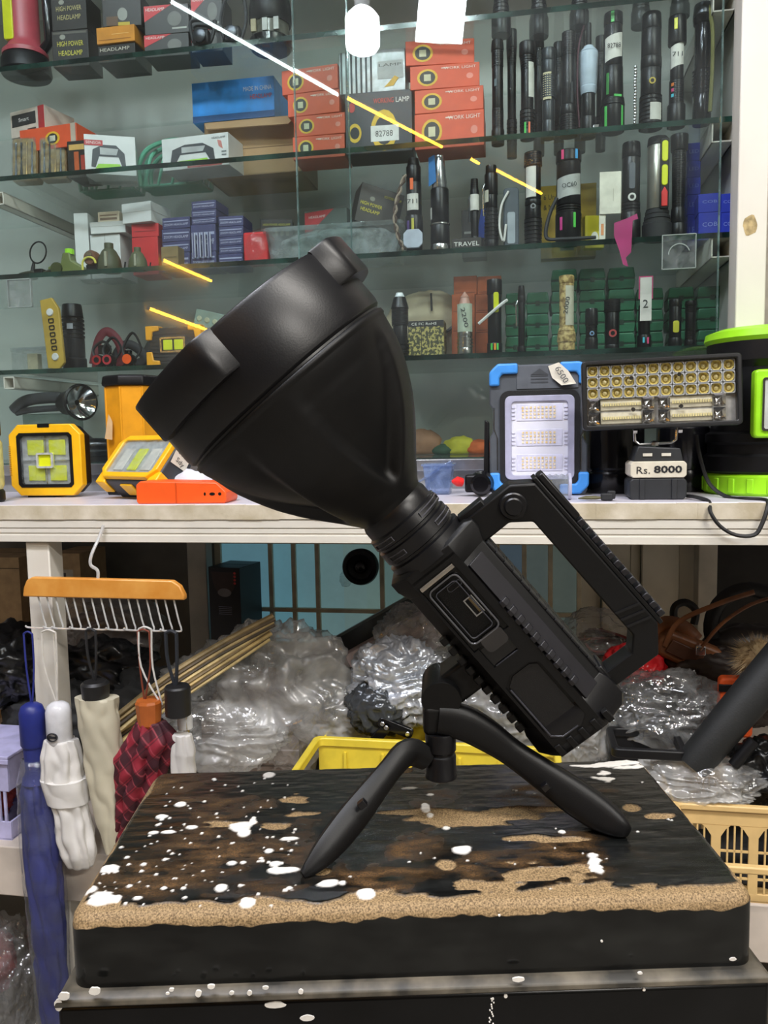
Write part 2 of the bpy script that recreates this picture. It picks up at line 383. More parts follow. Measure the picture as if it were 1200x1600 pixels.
# ghost reflections of the bracket tubes, built as clear squares on the glass
for px, py, wd in ((1061, 393, 25), (30, 458, 20)):
    P = onv(px, py, VG-.004); K = kk(P)
    t = thing('tube_ghost', 'small reflection of a bracket tube, built as a clear square near the right post' if px > 600 else 'small reflection of a bracket tube, built as a clear square near the left edge of the showcase', 'reflection ghost', P)
    MB(K).box(-wd, wd, 0, 4, -wd-1, wd+1).build('sheet', CLEAR, t)
    fr = MB(K)
    for a in (-1, 1): fr.box(-wd, wd, -.5, 4.5, a*(wd+1)-.6, a*(wd+1)+.6).box(a*wd-.6, a*wd+.6, -.5, 4.5, -wd-1, wd+1)
    fr.build('ghost_outline', mat('ghost_edge', '#7f8c89', .3), t)
    if px > 600: MB(K).lathe([(15, 0), (16.5, 0), (16.5, 1), (15, 1)], 20, axis='y', m=Matrix.Translation((0, -1.5, -4)), a0=.3, a1=PI*1.0).build('ring_mark', mat('ghost_edge'), t)

# ================================================================ the stool
ZS = .454
SC = Vector((.0125, .588, 0)); SYAW = math.radians(1.3); SW, SD = .437, .214
st = thing('stool', 'black-painted wooden stool, chipped to bare chipboard and spattered with white paint', 'stool', SC, SYAW)
def spx(px, py):                                             # a pixel on the stool top -> stool coordinates
    p = onz(px, py, ZS)-SC; c, s_ = math.cos(SYAW), math.sin(SYAW); return p.x*c+p.y*s_, -p.x*s_+p.y*c
NX, NY = 420, 230
xs = np.linspace(-SW/2, SW/2, NX); ys = np.linspace(-SD/2, SD/2, NY)
def fbm(X, Y, f, o=4, z=0.):
    out = np.zeros(X.shape)
    for i in np.ndindex(X.shape): out[i] = noise.fractal((X[i]*f, Y[i]*f, z), 1, 2, o)
    return out
gx, gy = np.meshgrid(np.linspace(-SW/2, SW/2, 210), np.linspace(-SD/2, SD/2, 115))
def up(a):                                                   # bilinear upsample of a coarse noise field
    yi = np.linspace(0, a.shape[0]-1, NY); xi = np.linspace(0, a.shape[1]-1, NX)
    y0 = np.clip(yi.astype(int), 0, a.shape[0]-2); x0 = np.clip(xi.astype(int), 0, a.shape[1]-2); fy = (yi-y0)[:, None]; fx = (xi-x0)[None, :]
    return (a[y0][:, x0]*(1-fy)*(1-fx)+a[y0+1][:, x0]*fy*(1-fx)+a[y0][:, x0+1]*(1-fy)*fx+a[y0+1][:, x0+1]*fy*fx)
N1 = up(fbm(gx, gy, 22, 5)); N2 = up(fbm(gx, gy*3.0, 45, 5, 4.)); N3 = up(fbm(gx, gy*4, 24, 4, 9.))
X, Y = np.meshgrid(xs, ys)
bare = np.full(X.shape, -1.0); white = np.full(X.shape, -1.0); brown = np.zeros(X.shape)
def blob(px, py, rx, ry, arr, jag=.5, nz=None, kx=None):
    x, y = spx(px, py); x2, _ = spx(px+rx, py); _, y2 = spx(px, py-ry); ax, ay = abs(x2-x), abs(y2-y)
    d = 1-np.sqrt(((X-x)/ax)**2+((Y-y)/ay)**2)+jag*(N2 if nz is None else nz)
    np.maximum(arr, d, out=arr)
# bare chipboard: the long front strip, scraped patches and the rounded edges
fd = (Y+SD/2)
strip = (.0105+.007*N1+.004*N2-fd)/.006
strip = np.where(X > -SW/2+.03, strip, strip+.3); np.maximum(bare, strip*.5, out=bare)
for p in [(735, 1278, 95, 13, .5), (660, 1268, 70, 5, .4), (880, 1312, 40, 4, .6), (820, 1265, 60, 5, .5), (830, 1310, 40, 4, .6), (465, 1248, 20, 6, .8), (470, 1272, 22, 4, .8), (430, 1290, 22, 7, .9), (355, 1287, 36, 6, .9),
          (697, 1350, 16, 8, .3), (1030, 1274, 22, 5, .5), (985, 1262, 14, 6, .5), (635, 1200, 10, 7, .3), (500, 1362, 16, 5, .6)]: blob(*p[:4], bare, p[4])
for p in [(850, 1362, 70, 14), (780, 1382, 60, 10), (900, 1388, 80, 8)]: blob(*p, bare, 1.2, N3+N2*.4); 
# brownish, rubbed-through paint
for p in [(360, 1330, 150, 60), (330, 1260, 90, 25), (280, 1225, 60, 14), (250, 1370, 120, 40), (620, 1370, 170, 22), (850, 1345, 150, 40), (650, 1320, 50, 30), (820, 1250, 160, 30), (400, 1380, 120, 30)]:
    b_ = np.full(X.shape, -1.0); blob(*p, b_, .9, N1); brown = np.maximum(brown, np.clip(b_*1.3, 0, 1)*np.clip(.55+N2*1.1, 0, 1))
edge = np.minimum(np.minimum(X+SW/2, SW/2-X), SD/2-Y)
np.maximum(bare, (.0035+.004*N1-edge)/.004, out=bare)
# white paint spatter
wd = [(158, 1402, 22, 10), (142, 1390, 10, 6), (183, 1403, 7, 5), (172, 1357, 15, 6), (283, 1257, 9, 4), (420, 1211, 10, 5), (515, 1380, 18, 8), (535, 1380, 6, 4), (573, 1395, 12, 6), (720, 1329, 17, 8), (345, 1388, 11, 7), (385, 1408, 12, 6), (440, 1361, 26, 5), (430, 1350, 10, 5), (450, 1311, 15, 3),
      (375, 1290, 18, 8), (382, 1302, 10, 6), (264, 1300, 14, 3), (240, 1301, 9, 3), (395, 1283, 5, 7), (665, 1262, 7, 7), (672, 1272, 5, 4), (960, 1194, 36, 6), (930, 1196, 25, 4), (928, 1345, 9, 14), (944, 1213, 14, 8), (697, 1294, 6, 3), (420, 1330, 8, 4), (362, 1349, 9, 4), (215, 1403, 8, 3), (300, 1293, 9, 3), (252, 1277, 12, 4), (640, 1232, 14, 2), (672, 1242, 6, 2), (548, 1178, 4, 2), (878, 1300, 6, 3)]
r2 = random.Random(3)
for i in range(150):
    px, py = r2.uniform(150, 470), r2.uniform(1215, 1412)
    if px < 100+155*(1440-py)/235+12: continue
    q = r2.random(); wd.append((px, py, 1.4+3.6*q**3, .9+1.8*q**3))
for i in range(26): wd.append((r2.uniform(480, 1080), r2.uniform(1215, 1390), r2.uniform(1.2, 2.6), r2.uniform(.8, 1.6)))
for p in wd:
    x, y = spx(p[0], p[1]); x2, _ = spx(p[0]+p[2], p[1]); _, y2 = spx(p[0], p[1]-p[3]); ax, ay = abs(x2-x), abs(y2-y)
    jag = .25 if p[2] < 12 else .6
    if 925 < p[0] < 965 and p[2] > 8: jag = 1.4
    i0, i1 = np.searchsorted(xs, [x-2.2*ax-.002, x+2.2*ax+.002]); j0, j1 = np.searchsorted(ys, [y-2.2*ay-.002, y+2.2*ay+.002])
    sl = (slice(j0, j1), slice(i0, i1))
    if white[sl].size: white[sl] = np.maximum(white[sl], 1-np.sqrt(((X[sl]-x)/ax)**2+((Y[sl]-y)/ay)**2)+jag*N2[sl])
sm = lambda a, lo, hi: np.clip((a-lo)/(hi-lo), 0, 1)
bm_, wm_ = sm(bare, -.05, .10), sm(white, 0., .18)
hgt = -.0011*bm_+.0007*wm_+.0002*N2
corner = .012
dx = np.maximum(np.abs(X)-(SW/2-corner), 0); dy = np.maximum(np.abs(Y)-(SD/2-corner), 0)
rr = np.sqrt(dx**2+dy**2); Xs, Ys = X.copy(), Y.copy()
sc_ = np.where((dx > 0) & (dy > 0) & (rr > 1e-6), np.maximum(dx, dy)/np.maximum(rr, 1e-6), 1)
Xs = np.sign(X)*(np.abs(X)-dx+dx*sc_); Ys = np.sign(Y)*(np.abs(Y)-dy+dy*sc_)
ez = np.minimum(SW/2-np.abs(X), SD/2-np.abs(Y)); hgt = hgt-.004*np.clip(1-ez/.006, 0, 1)**2-.0015*np.clip(1-(Y+SD/2)/.02, 0, 1)**1.5
vv = np.stack([Xs, Ys, ZS+hgt], -1).reshape(-1, 3)
idx = np.arange(NX*NY).reshape(NY, NX)
fq = np.stack([idx[:-1, :-1], idx[:-1, 1:], idx[1:, 1:], idx[1:, :-1]], -1).reshape(-1, 4)
bnd = list(idx[0, :])+list(idx[1:, -1])+list(idx[-1, -2::-1])+list(idx[-2:0:-1, 0])
nb = len(bnd); zlo = ZS-.0495
sk = []; rag = []
for k, i in enumerate(bnd):
    p = vv[i]; n_ = noise.noise((p[0]*35, p[1]*35, 1))+.5*noise.noise((p[0]*120, p[1]*120, 4)); zb_ = ZS-.0095-.0035*n_
    sk += [(p[0]*1.002, p[1]*1.004, p[2]-.003), (p[0]*1.004, p[1]*1.006, zb_), (p[0]*1.004, p[1]*1.0065, zb_-.0006), (p[0]*1.004, p[1]*1.006, zlo)]
base = len(vv); faces = fq.tolist()
for k in range(nb):
    a, b = bnd[k], bnd[(k+1) % nb]; A, B = base+4*k, base+4*((k+1) % nb)
    faces += [(b, a, A, B), (B, A, A+1, B+1), (B+1, A+1, A+2, B+2), (B+2, A+2, A+3, B+3)]
faces.append([base+4*k+3 for k in range(nb)])
me = bpy.data.meshes.new('seat_board'); me.from_pydata(vv.tolist()+sk, [], faces)
ca = me.color_attributes.new('wear', 'FLOAT_COLOR', 'POINT')
cols = np.zeros((len(me.vertices), 4), np.float32); cols[:, 3] = 1
cols[:base, 0] = bm_.ravel(); cols[:base, 1] = wm_.ravel(); cols[:base, 2] = brown.ravel()
cols[base::4, 0] = 1; cols[base+1::4, 0] = .85
ca.data.foreach_set('color', cols.ravel())
me.polygons.foreach_set('use_smooth', [True]*len(me.polygons)); me.set_sharp_from_angle(angle=math.radians(50))
m, nt, out = newmat('stool_paint'); L = nt.links.new
at_ = nd(nt, 'ShaderNodeVertexColor', layer_name='wear'); sep = nd(nt, 'ShaderNodeSeparateColor'); L(at_.outputs[0], sep.inputs[0])
tc = nd(nt, 'ShaderNodeTexCoord')
def ramp(n, c0, c1, lo=.35, hi=.65):
    r = nd(nt, 'ShaderNodeValToRGB'); r.color_ramp.elements[0].position = lo; r.color_ramp.elements[1].position = hi
    r.color_ramp.elements[0].color = hx(c0); r.color_ramp.elements[1].color = hx(c1); L(n.outputs['Fac'], r.inputs[0]); return r
n1 = nd(nt, 'ShaderNodeTexNoise', Scale=900., Detail=3.); L(tc.outputs['Object'], n1.inputs['Vector'])
mp = nd(nt, 'ShaderNodeMapping'); mp.inputs['Scale'].default_value = (25, 130, 60); L(tc.outputs['Object'], mp.inputs['Vector'])
n2 = nd(nt, 'ShaderNodeTexNoise', Scale=1., Detail=5.); L(mp.outputs[0], n2.inputs['Vector'])
wood = ramp(n1, '#5d4a30', '#a88d66', .34, .66); blk = ramp(n2, '#070808', '#1c1d1c', .4, .75); brn = ramp(n1, '#2e2012', '#6a4c27')
def mix(f, a, b):
    x = nd(nt, 'ShaderNodeMix', data_type='RGBA'); L(f, x.inputs[0]); L(a, x.inputs[6]); L(b, x.inputs[7]); return x.outputs[2]
c1 = mix(sep.outputs[2], blk.outputs[0], brn.outputs[0]); c2 = mix(sep.outputs[0], c1, wood.outputs[0])
wr = nd(nt, 'ShaderNodeRGB'); wr.outputs[0].default_value = hx('#e3dfd8')
c3 = mix(sep.outputs[1], c2, wr.outputs[0])
b = nd(nt, 'ShaderNodeBsdfPrincipled'); b.inputs['Specular IOR Level'].default_value = .42; L(b.outputs[0], out.inputs[0]); L(c3, b.inputs['Base Color'])
ro = nd(nt, 'ShaderNodeMath', operation='MULTIPLY_ADD'); ro.inputs[1].default_value = .5; ro.inputs[2].default_value = .2; ro.use_clamp = True
mx_ = nd(nt, 'ShaderNodeMath', operation='MAXIMUM'); L(sep.outputs[0], mx_.inputs[0]); L(sep.outputs[2], mx_.inputs[1]); L(mx_.outputs[0], ro.inputs[0]); L(ro.outputs[0], b.inputs['Roughness'])
bp = nd(nt, 'ShaderNodeBump', Strength=.25, Distance=.002); L(n2.outputs['Fac'], bp.inputs['Height']); L(bp.outputs[0], b.inputs['Normal'])
me.materials.append(m); STOOLM = m
so = bpy.data.objects.new('seat_board', me); col.objects.link(so); so.parent = st
# lower apron with its dusty ledge, and the legs
BLKP = mat('black_gloss_paint', '#080809', .3, var=.4, vs=30, bump=.1, bs=60, spec=.25)
DUST = mat('dusty_ledge', '#26241f', .5, c2='#6b6355', vs=35, thr=(.38, .7))
a1, a2 = SW/2+.003, SD/2+.004
ap = MB()
pr = [(0, 0, zlo), (.0045, .0045, zlo-.0025), (.0055, .0055, zlo-.0065)]
ap.loft([[(x*(a1+o), y*(a2+o2), z) for x, y in ((-1, -1), (1, -1), (1, 1), (-1, 1))] for o, o2, z in pr]).build('ledge', DUST, st, bevel=.001)
MB().box(-a1-.004, a1+.004, -a2-.004, a2+.004, ZS-.135, zlo-.0066).build('apron', BLKP, st, bevel=.003)
for sx in (-1, 1):
    for sy in (-1, 1): MB().box(sx*(a1-.02)-.02, sx*(a1-.02)+.02, sy*(a2-.02)-.02, sy*(a2-.02)+.02, FL, ZS-.1351).build('leg', BLKP, st, bevel=.003)
sp_ = MB(); r3 = random.Random(11)
def onfront(px, py, yv): 
    r_ = ray(px, py); c, s_ = math.cos(SYAW), math.sin(SYAW); n_ = Vector((-s_, c, 0)); t_ = (yv-(CAM-SC).dot(n_))/r_.dot(n_); p = CAM+r_*t_-SC
    return p.x*c+p.y*s_, p.z
lst = [(148, 1548, 9, 7), (100, 1556, 9, 7), (92, 1570, 7, 10), (310, 1552, 5, 6), (330, 1541, 6, 4), (268, 1546, 4, 3), (362, 1551, 4, 3), (415, 1543, 5, 3), (470, 1549, 4, 4), (810, 1530, 10, 4), (262, 1552, 3, 2), (390, 1551, 4, 4), (1006, 1546, 2.5, 2.5), (790, 1556, 3, 3), (770, 1560, 2, 2), (1000, 1520, 4, 2), (1145, 1498, 6, 3), (940, 1470, 2, 2), (780, 1430, 2, 1.5), (480, 1590, 12, 5), (430, 1570, 18, 5)]
for i in range(14): lst.append((768+r3.uniform(-4, 4), 1560+i*3.0, 1.2, 1.2))
for px, py, rx, ry in lst:
    ym = -SD/2*1.0065 if py < 1536-.033*(px-100) else (-a2-.0052 if py < 1562-.033*(px-100) else -a2-.004)
    x, z = onfront(px, py, ym); K = .00039
    sp_.prism([(x+rx*K*math.cos(t)*(1+.3*noise.noise((t, px, 0))), z+ry*K*math.sin(t)*(1+.3*noise.noise((t, py, 3)))) for t in [2*PI*i/12 for i in range(12)]], ym-.0006, ym+.0005, 'y')
o = sp_.build('paint_spatter', mat('paint_drop', '#e3dfd8', .5), st); o['kind'] = 'stuff'

# ================================================================ the big searchlight on its small tripod
DFL = .60; KF = DFL/FPX
aI = Vector((.66, .751, 0)).normalized()
DA, DB = .572, .622                                          # distance of the head and of the tail end from the camera plane
A_ = unp(372.6, 518, DA); B_ = unp(372.6+800*aI.x, 518+800*aI.y, DB)
ROLL = 11
xa = (B_-A_).normalized(); za = (RC @ Vector((0, 0, 1))); ya = za.cross(xa).normalized(); za = xa.cross(ya)
rotm = Matrix((xa, ya, za)).transposed() @ Matrix.Rotation(math.radians(ROLL), 3, 'X')
KX = (B_-A_).length/800; S0 = 625
sl = bpy.data.objects.new('searchlight', None); col.objects.link(sl); sl.matrix_world = Matrix.Translation(A_+xa*S0*KX) @ rotm.to_4x4()
tag(sl, 'large black searchlight with flared head and carry handle on a small tripod, on the stool', 'flashlight')
FB = mat('searchlight_black', '#0b0b0c', .46, var=.12, bump=.06, bs=1400, spec=.32)
FB2 = mat('searchlight_satin', '#0d0d10', .37, var=.12, bump=.04, bs=900, spec=.45)
PAINTED_SHEEN = mat('rail_painted_sheen', '#17161b', .42, spec=.5)  # slightly lighter grey stands in for highlights along the top edges
FR = mat('searchlight_rubber', '#151517', .55, var=.2, bump=.1, bs=800, spec=.35)
class F(MB):                                                 # builder in (along, up, towards viewer) pixels of the searchlight
    def add(s, vs, fs, mi=0, m=None):
        out = []
        for p in vs:
            p = m @ Vector(p) if m is not None else Vector(p); k = (DA+(DB-DA)*p[0]/800)/FPX; out.append(((p[0]-S0)*KX, p[1]*k, p[2]*k))
        b = len(s.v); s.v += [Vector(p) for p in out]; s.f += [tuple(i+b for i in f) for f in fs]; s.mi += [mi]*len(fs); return s
bv = KF
# bezel, lugs, lens, reflector
F().lathe([(176, 12), (178, 2), (183, 0), (190, 2), (193, 8), (193, 96), (191, 104), (186, 108), (186, 111), (176, 111)], 96, axis='x', cap=False).build('bezel', FB2, sl, smooth=True, ang=30)
for c in (128, 10, 248):
    c -= ROLL; rings = []
    mb = F(); N = 24; a0, a1 = -29.5, 29.5
    for i in range(N+1):
        p = a0+(a1-a0)*i/N; ph = math.radians(c+p); h = 21*min(1, (29.5-abs(p))/7)
        ct_, st_ = math.cos(ph), math.sin(ph); r0, r1 = 188, 192.5+h
        rings.append([(s, r*ct_, r*st_) for s, r in ((0, r0), (0, r1-2), (3, r1), (58, r1), (61, r1-2), (62, r0))])
    mb.loft(rings, True).build('bezel_lug', FB2, sl, smooth=True, ang=35)
F().lathe([(.01, 9), (177, 9), (177, 13), (.01, 13)], 64, axis='x').build('lens', CLEAR, sl, smooth=True)
F().lathe([(175, 15), (150, 60), (110, 120), (60, 180), (16, 215), (.01, 216)], 48, axis='x', cap=False).build('reflector', CHROME, sl, smooth=True)
# scooped housing
prof = [(111, 186), (113, 189.5), (119, 189.5), (121, 187), (140, 183), (160, 178), (180, 171), (198, 162.5), (216, 153), (235, 142), (252, 130), (268, 118), (285, 104), (300, 91), (314, 79), (327, 69), (338, 60), (346, 55.5)]
ps = np.array(prof); S = np.concatenate([[111, 113, 119, 121], np.linspace(124, 346, 74)]); Rr = np.interp(S, ps[:, 0], ps[:, 1])
rings = []; NA = 216
def sms(a, b, x): t = min(1, max(0, (x-a)/(b-a))); return t*t*(3-2*t)
for s, R in zip(S, Rr):
    ring = []; u = (s-122)/(322-122)
    for i in range(NA):
        ph = math.degrees(2*PI*i/NA); d = 0
        if 0 < u < 1:
            for c in (62, 152, 242, 332):
                q = abs((ph-(c-ROLL+7*u)+180) % 360-180)
                if q < 32:
                    hw = 32*math.sqrt(1-u**2.6); ue = (1-(q/32)**2)**(1/2.6); ds = min((hw-q)*PI/180*R, (ue-u)*200*.85)
                    if ds > 0: d = max(d, (5+20*sms(.0, .8, u))*sms(0, 30, ds)*sms(0, .16, u))
        r = R-d; ring.append((s, r*math.cos(2*PI*i/NA), r*math.sin(2*PI*i/NA)))
    rings.append(ring)
F().loft(rings, False).build('scooped_housing', FB, sl, smooth=True, ang=60)
# neck with rings and slots
F().lathe([(54, 340), (57, 347), (59, 352), (59, 366), (63, 369), (64, 384), (60, 386), (60, 390), (64, 392), (64, 412), (60, 414), (60, 418), (66, 420), (67, 442)], 64, axis='x').build('neck', FB2, sl, smooth=True, ang=30)
for s0, ph0, ph1 in ((376, 15, 70), (402, 10, 60), (402, 118, 150), (376, 120, 160)):
    pts = []
    for i in range(9): ph = math.radians(ph0-ROLL+(ph1-ph0)*i/8); pts.append((s0-3, 64.5*math.cos(ph), 64.5*math.sin(ph)))
    for i in range(8, -1, -1): ph = math.radians(ph0-ROLL+(ph1-ph0)*i/8); pts.append((s0+4, 64.5*math.cos(ph), 64.5*math.sin(ph)))
    F().tube(pts, 1.1, 6, closed=True).build('slot_rim', mat('rim_shine', '#4a4a50', .18), sl, smooth=True)
# body: octagonal barrel with collar and tail flange
def sec(s, g=0, gz=0):
    P = [(-70-g, 30), (-70-g, -30), (-46, -58-gz), (36, -58-gz), (64+g, -36), (76+g, -30), (76+g, 30), (64+g, 36), (36, 58+gz), (-46, 58+gz)]
    return [(s, a, b) for a, b in P]
F().loft([sec(446), sec(758)]).build('barrel', FB, sl, bevel=2*bv)
F().loft([sec(430, -4, -4), sec(436, 8, 5), sec(452, 8, 5), sec(472, 0, 1)]).build('front_collar', FB, sl, bevel=1.5*bv)
F().loft([sec(748, 0, 0), sec(762, 5, 4), sec(796, 7, 5), sec(814, -6, -6)]).build('tail_flange', FB2, sl, bevel=1.5*bv)
rb = F()
for i in range(5): rb.box(786, 806, -46+i*22, -36+i*22, 54, 66)
rb.build('tail_rib', FB, sl, bevel=1.2*bv)
# raised side skin left open over the port bay, the finger notch and the lower panel
sk_ = F(); z0, z1 = 57.5, 63
for a in ((448, 458, -46, 36), (458, 790, 24, 36), (458, 790, -46, -42), (590, 628, -42, -34), (590, 628, 12, 24), (628, 652, -42, 24), (784, 792, -42, 24)): sk_.box(a[0], a[1], a[2], a[3], z0, z1)
for tri in (((652, -42), (652, -26), (664, -42)), ((652, 24), (652, 10), (662, 24)), ((784, -42), (784, -26), (770, -42)), ((784, 24), (784, 8), (772, 24))):
    sk_.prism([tri[0], tri[1], tri[2]], z0, z1, 'z')
sk_.build('side_skin', FB, sl)
F().prism([(657, -22), (668, -37), (768, -37), (779, -24), (779, 8), (770, 19), (664, 19), (657, 9)], 57.5, 59.5, 'z').build('side_panel', mat('panel_matte', '#0e0e10', .5, bump=.2, bs=1500), sl)
F().tube([(672, -38, 62), (769, -38, 62), (781, -24, 62), (781, 4, 62)], 1.6, 6).build('panel_bead', mat('bead_shine', '#3a3a40', .22), sl, smooth=True)
F().box(594, 627, -33, 11, 57.5, 58.2).build('finger_notch', BLACKG, sl)
F().tube([(628, -30, 61), (628, 12, 61)], 1.5, 6).build('notch_lip', mat('bead_shine'), sl, smooth=True)
# charging port bay under its clear cover
F().box(459, 589, -41, 23, 57.6, 59.4).build('port_panel', mat('port_black', '#0a0a0b', .25, spec=.3), sl)
rim = rrect(474, 580, -36, 17, 9)
cv = F().tube([(x, y, 64) for x, y in rim], 1.5, 6, closed=True).build('port_cover', mat('cover_shine', '#5a5a5e', .12, metal=.3), sl, smooth=True)
F().add([(x, y, 63.5) for x, y in rrect(474, 580, -36, 17, 9)], [tuple(range(20))]).build('clear_sheet', glass('cover_film', '#eeeeee', .004, .1), cv)
F().tube([(x, y, 65) for x, y in rrect(482, 572, -29, 10, 6)], .9, 6, closed=True).build('inner_bead', mat('bead_shine'), cv, smooth=True)
F().tube([(464, -40, 64), (464, 22, 64)], 3.6, 8).build('hinge_rod', mat('hinge_shine', '#9c9489', .14, metal=.6), cv, smooth=True)
F().prism(rrect(578, 606, -24, 14, 8), 61, 65, 'z').build('pull_tab', mat('smoked_tab', '#2a2828', .12), cv)
u_ = F()
for a in ((516, 548, -3, -1), (516, 548, 11, 13), (516, 518, -1, 11), (546, 548, -1, 11)): u_.box(a[0], a[1], a[2], a[3], 58, 62)
us = u_.build('usb_port', STEEL, sl)
F().box(519, 545, 5, 9, 58.6, 61).build('contact_tongue', mat('contact_plate', '#8a7a5a', .3, metal=.6), us)
F().tube([(x, y, 59.5) for x, y in rrect(486, 495, -10, 14, 4)], .8, 6, closed=True).build('charge_slot', mat('bead_shine'), sl, smooth=True)
# teeth and ribs along the barrel
for i in range(10):
    s = 552+i*18; F().prism([(36, 57), (36, 65), (42, 66), (50, 60), (50, 50)], s, s+10, 'x').build('grip_tooth', PAINTED_SHEEN, sl, bevel=.8*bv)
for i in range(10): s = 548+i*20.5; F().prism(rrect(-76, -62, 30, 46, 4), s, s+12, 'x').build('lower_rib', FB, sl, bevel=1.2*bv)
F().prism([(37, 57), (62, 38), (65, 40), (40, 61)], 480, 755, 'x').build('side_rail', PAINTED_SHEEN, sl, bevel=.8*bv)
for r in range(2):
    for i in range(14):
        s = 478+i*20+(10 if r else 0)
        F().box(s, s+18.5, 76, 80, 2-r*30, 29-r*30).build('grip_tile', FR, sl, bevel=1.0*bv)
# carry handle
outer = [(433, 70), (433, 160), (455, 190), (746, 190), (788, 160), (788, 70)]; inner = [(478, 70), (478, 122), (500, 150), (738, 150), (761, 130), (761, 70)]
hd = F(); vs_ = []; fs_ = []
for z in (-20, 20): vs_ += [(a, b, z) for a, b in outer]+[(a, b, z) for a, b in inner]
for k in range(5):
    fs_ += [(k, k+1, 7+k, 6+k), (12+k, 18+k, 19+k, 13+k), (k, 12+k, 13+k, k+1), (6+k, 7+k, 19+k, 18+k)]
fs_ += [(0, 6, 18, 12), (5, 17, 23, 11)]
hd.add(vs_, fs_); hd = hd.build('handle', FB, sl, bevel=3*bv)
F().box(450, 752, 190, 197, -17, 15).build('rail_base', FB, hd, bevel=1.5*bv)
F().box(451, 540, 197, 209, -15, 13).build('rail_pad', FB2, hd, bevel=3*bv)
for i in range(12): s = 544+i*17.2; F().box(s, s+11, 197, 208, -15, 13).build('rail_tooth', PAINTED_SHEEN, hd, bevel=1.8*bv)
F().lathe([(21, 19), (21, 24), (19, 26), (14, 26), (14, 29), (12, 31), (.01, 31)], 32, axis='z', m=Matrix.Translation((461, 143, 0))).build('handle_bolt', FB2, hd, smooth=True)
for i in range(3): F().add([(690+i*14, 152, 20), (694+i*14, 152, 20), (704+i*14, 188, 20), (700+i*14, 188, 20), (690+i*14, 152, 22), (694+i*14, 152, 22), (704+i*14, 188, 22), (700+i*14, 188, 22)], [(0, 1, 2, 3), (4, 5, 6, 7), (0, 1, 5, 4), (1, 2, 6, 5), (2, 3, 7, 6), (3, 0, 4, 7)]).build('handle_groove', FB2, hd)
F().box(424, 446, 66, 112, -15, 15).build('hinge_bracket', FB, sl, bevel=2*bv)
F().box(745, 770, 72, 84, -24, 24).build('rear_foot_plate', FB2, sl, bevel=2*bv)
# tripod clamp under the barrel
F().box(600, 656, -122, -66, -30, 30).build('mount_block', FB, sl, bevel=7*bv, seg=4)
F().box(594, 662, -74, -66, -34, 34).build('mount_plate', FR, sl, bevel=2*bv)
F().lathe([(29, -34), (31, -31), (31.5, 42), (30, 45), (.01, 45)], 48, axis='z', m=Matrix.Translation((625, -135, 0))).build('mount_knob', FB, sl, smooth=True, ang=30)
F().lathe([(27, -38), (28, -34), (28, 28), (26, 30)], 40, axis='z', m=Matrix.Translation((625, -135, 0))).build('knob_core', FB2, sl, smooth=True)

# tripod: placed in world space, parented to the light
def child(o): bpy.context.view_layer.update(); o.parent = sl; o.matrix_parent_inverse = sl.matrix_world.inverted(); return o
def limb(name, pts, m, facets=20, sq=1., bevel=0):
    """pts: (px, py, depth, half width px, half thickness px)"""
    P = [unp(p[0], p[1], p[2]) for p in pts]; rings = []; zc = RC @ Vector((0, 0, 1))
    for i, p in enumerate(P):
        t = (P[min(i+1, len(P)-1)]-P[max(i-1, 0)]).normalized(); x = t.cross(zc).normalized(); y = x.cross(t).normalized(); k = pts[i][2]/FPX
        ring = []
        for j in range(facets):
            a = 2*PI*(j+.5)/facets; c, s = math.cos(a), math.sin(a)
            e = 2/3.2 if facets > 10 else 1
            ring.append(p+x*k*pts[i][3]*math.copysign(abs(c)**e, c)+y*k*pts[i][4]*math.copysign(abs(s)**e, s))
        rings.append(ring)
    return child(MB().loft(rings).build(name, m, None, smooth=True, ang=50, bevel=bevel))
fr_ = onz(986, 1306, ZS); dr = dep(fr_); fl_ = onz(468, 1369, ZS); dl = dep(fl_)
def interp(pts, n=4):
    a = np.array(pts); t = np.arange(len(a)); tt = np.linspace(0, len(a)-1, (len(a)-1)*n+1); out = []
    for q in tt:                                             # Catmull-Rom
        i = min(int(q), len(a)-2); f = q-i; p0, p1, p2, p3 = a[max(i-1, 0)], a[i], a[i+1], a[min(i+2, len(a)-1)]
        out.append(.5*((2*p1)+(-p0+p2)*f+(2*p0-5*p1+4*p2-p3)*f*f+(-p0+3*p1-3*p2+p3)*f**3))
    return [tuple(x) for x in out]
D1 = DA+(DB-DA)*.78
limb('leg', interp([(684, 1122, D1, 24, 20), (722, 1128, D1, 27, 22), (760, 1148, D1, 25, 20), (800, 1176, D1, 21, 18), (850, 1211, D1-.004, 24, 20), (900, 1246, D1-.01, 28, 22), (940, 1273, dr+.008, 26, 20), (968, 1291, dr, 18, 14), (982, 1299, dr-.001, 8, 7)]), FB, 24)
pin = unp(688, 1120, D1); kp = D1/FPX
t_ = Matrix.Translation(pin)
child(MB(kp, t_).prism(rrect(-27, 27, -26, 20, 8), -14, 24, 'y').build('yoke_block', FB, None, bevel=9*kp, seg=5))
pz = [(23, -24), (24, -27), (24, -52), (22, -55), (20, -56), (20, -58), (23, -60), (24, -63), (24, -90), (25, -92), (25, -96), (22, -98), (.01, -98)]
child(MB(kp, t_).lathe(pz, 40).build('pivot_pin', FB2, None, smooth=True, ang=30))
limb('leg', interp([(668, 1186, D1-.001, 19, 14), (648, 1176, D1-.006, 22, 15), (632, 1178, D1-.012, 21, 16), (610, 1202, D1-.022, 19, 16), (580, 1240, D1-.033, 22, 17), (545, 1285, D1-.046, 25, 18), (510, 1328, dl+.010, 22, 15), (484, 1357, dl+.001, 13, 9), (473, 1367, dl-.002, 7, 6)], 3), FB, 8, bevel=0)
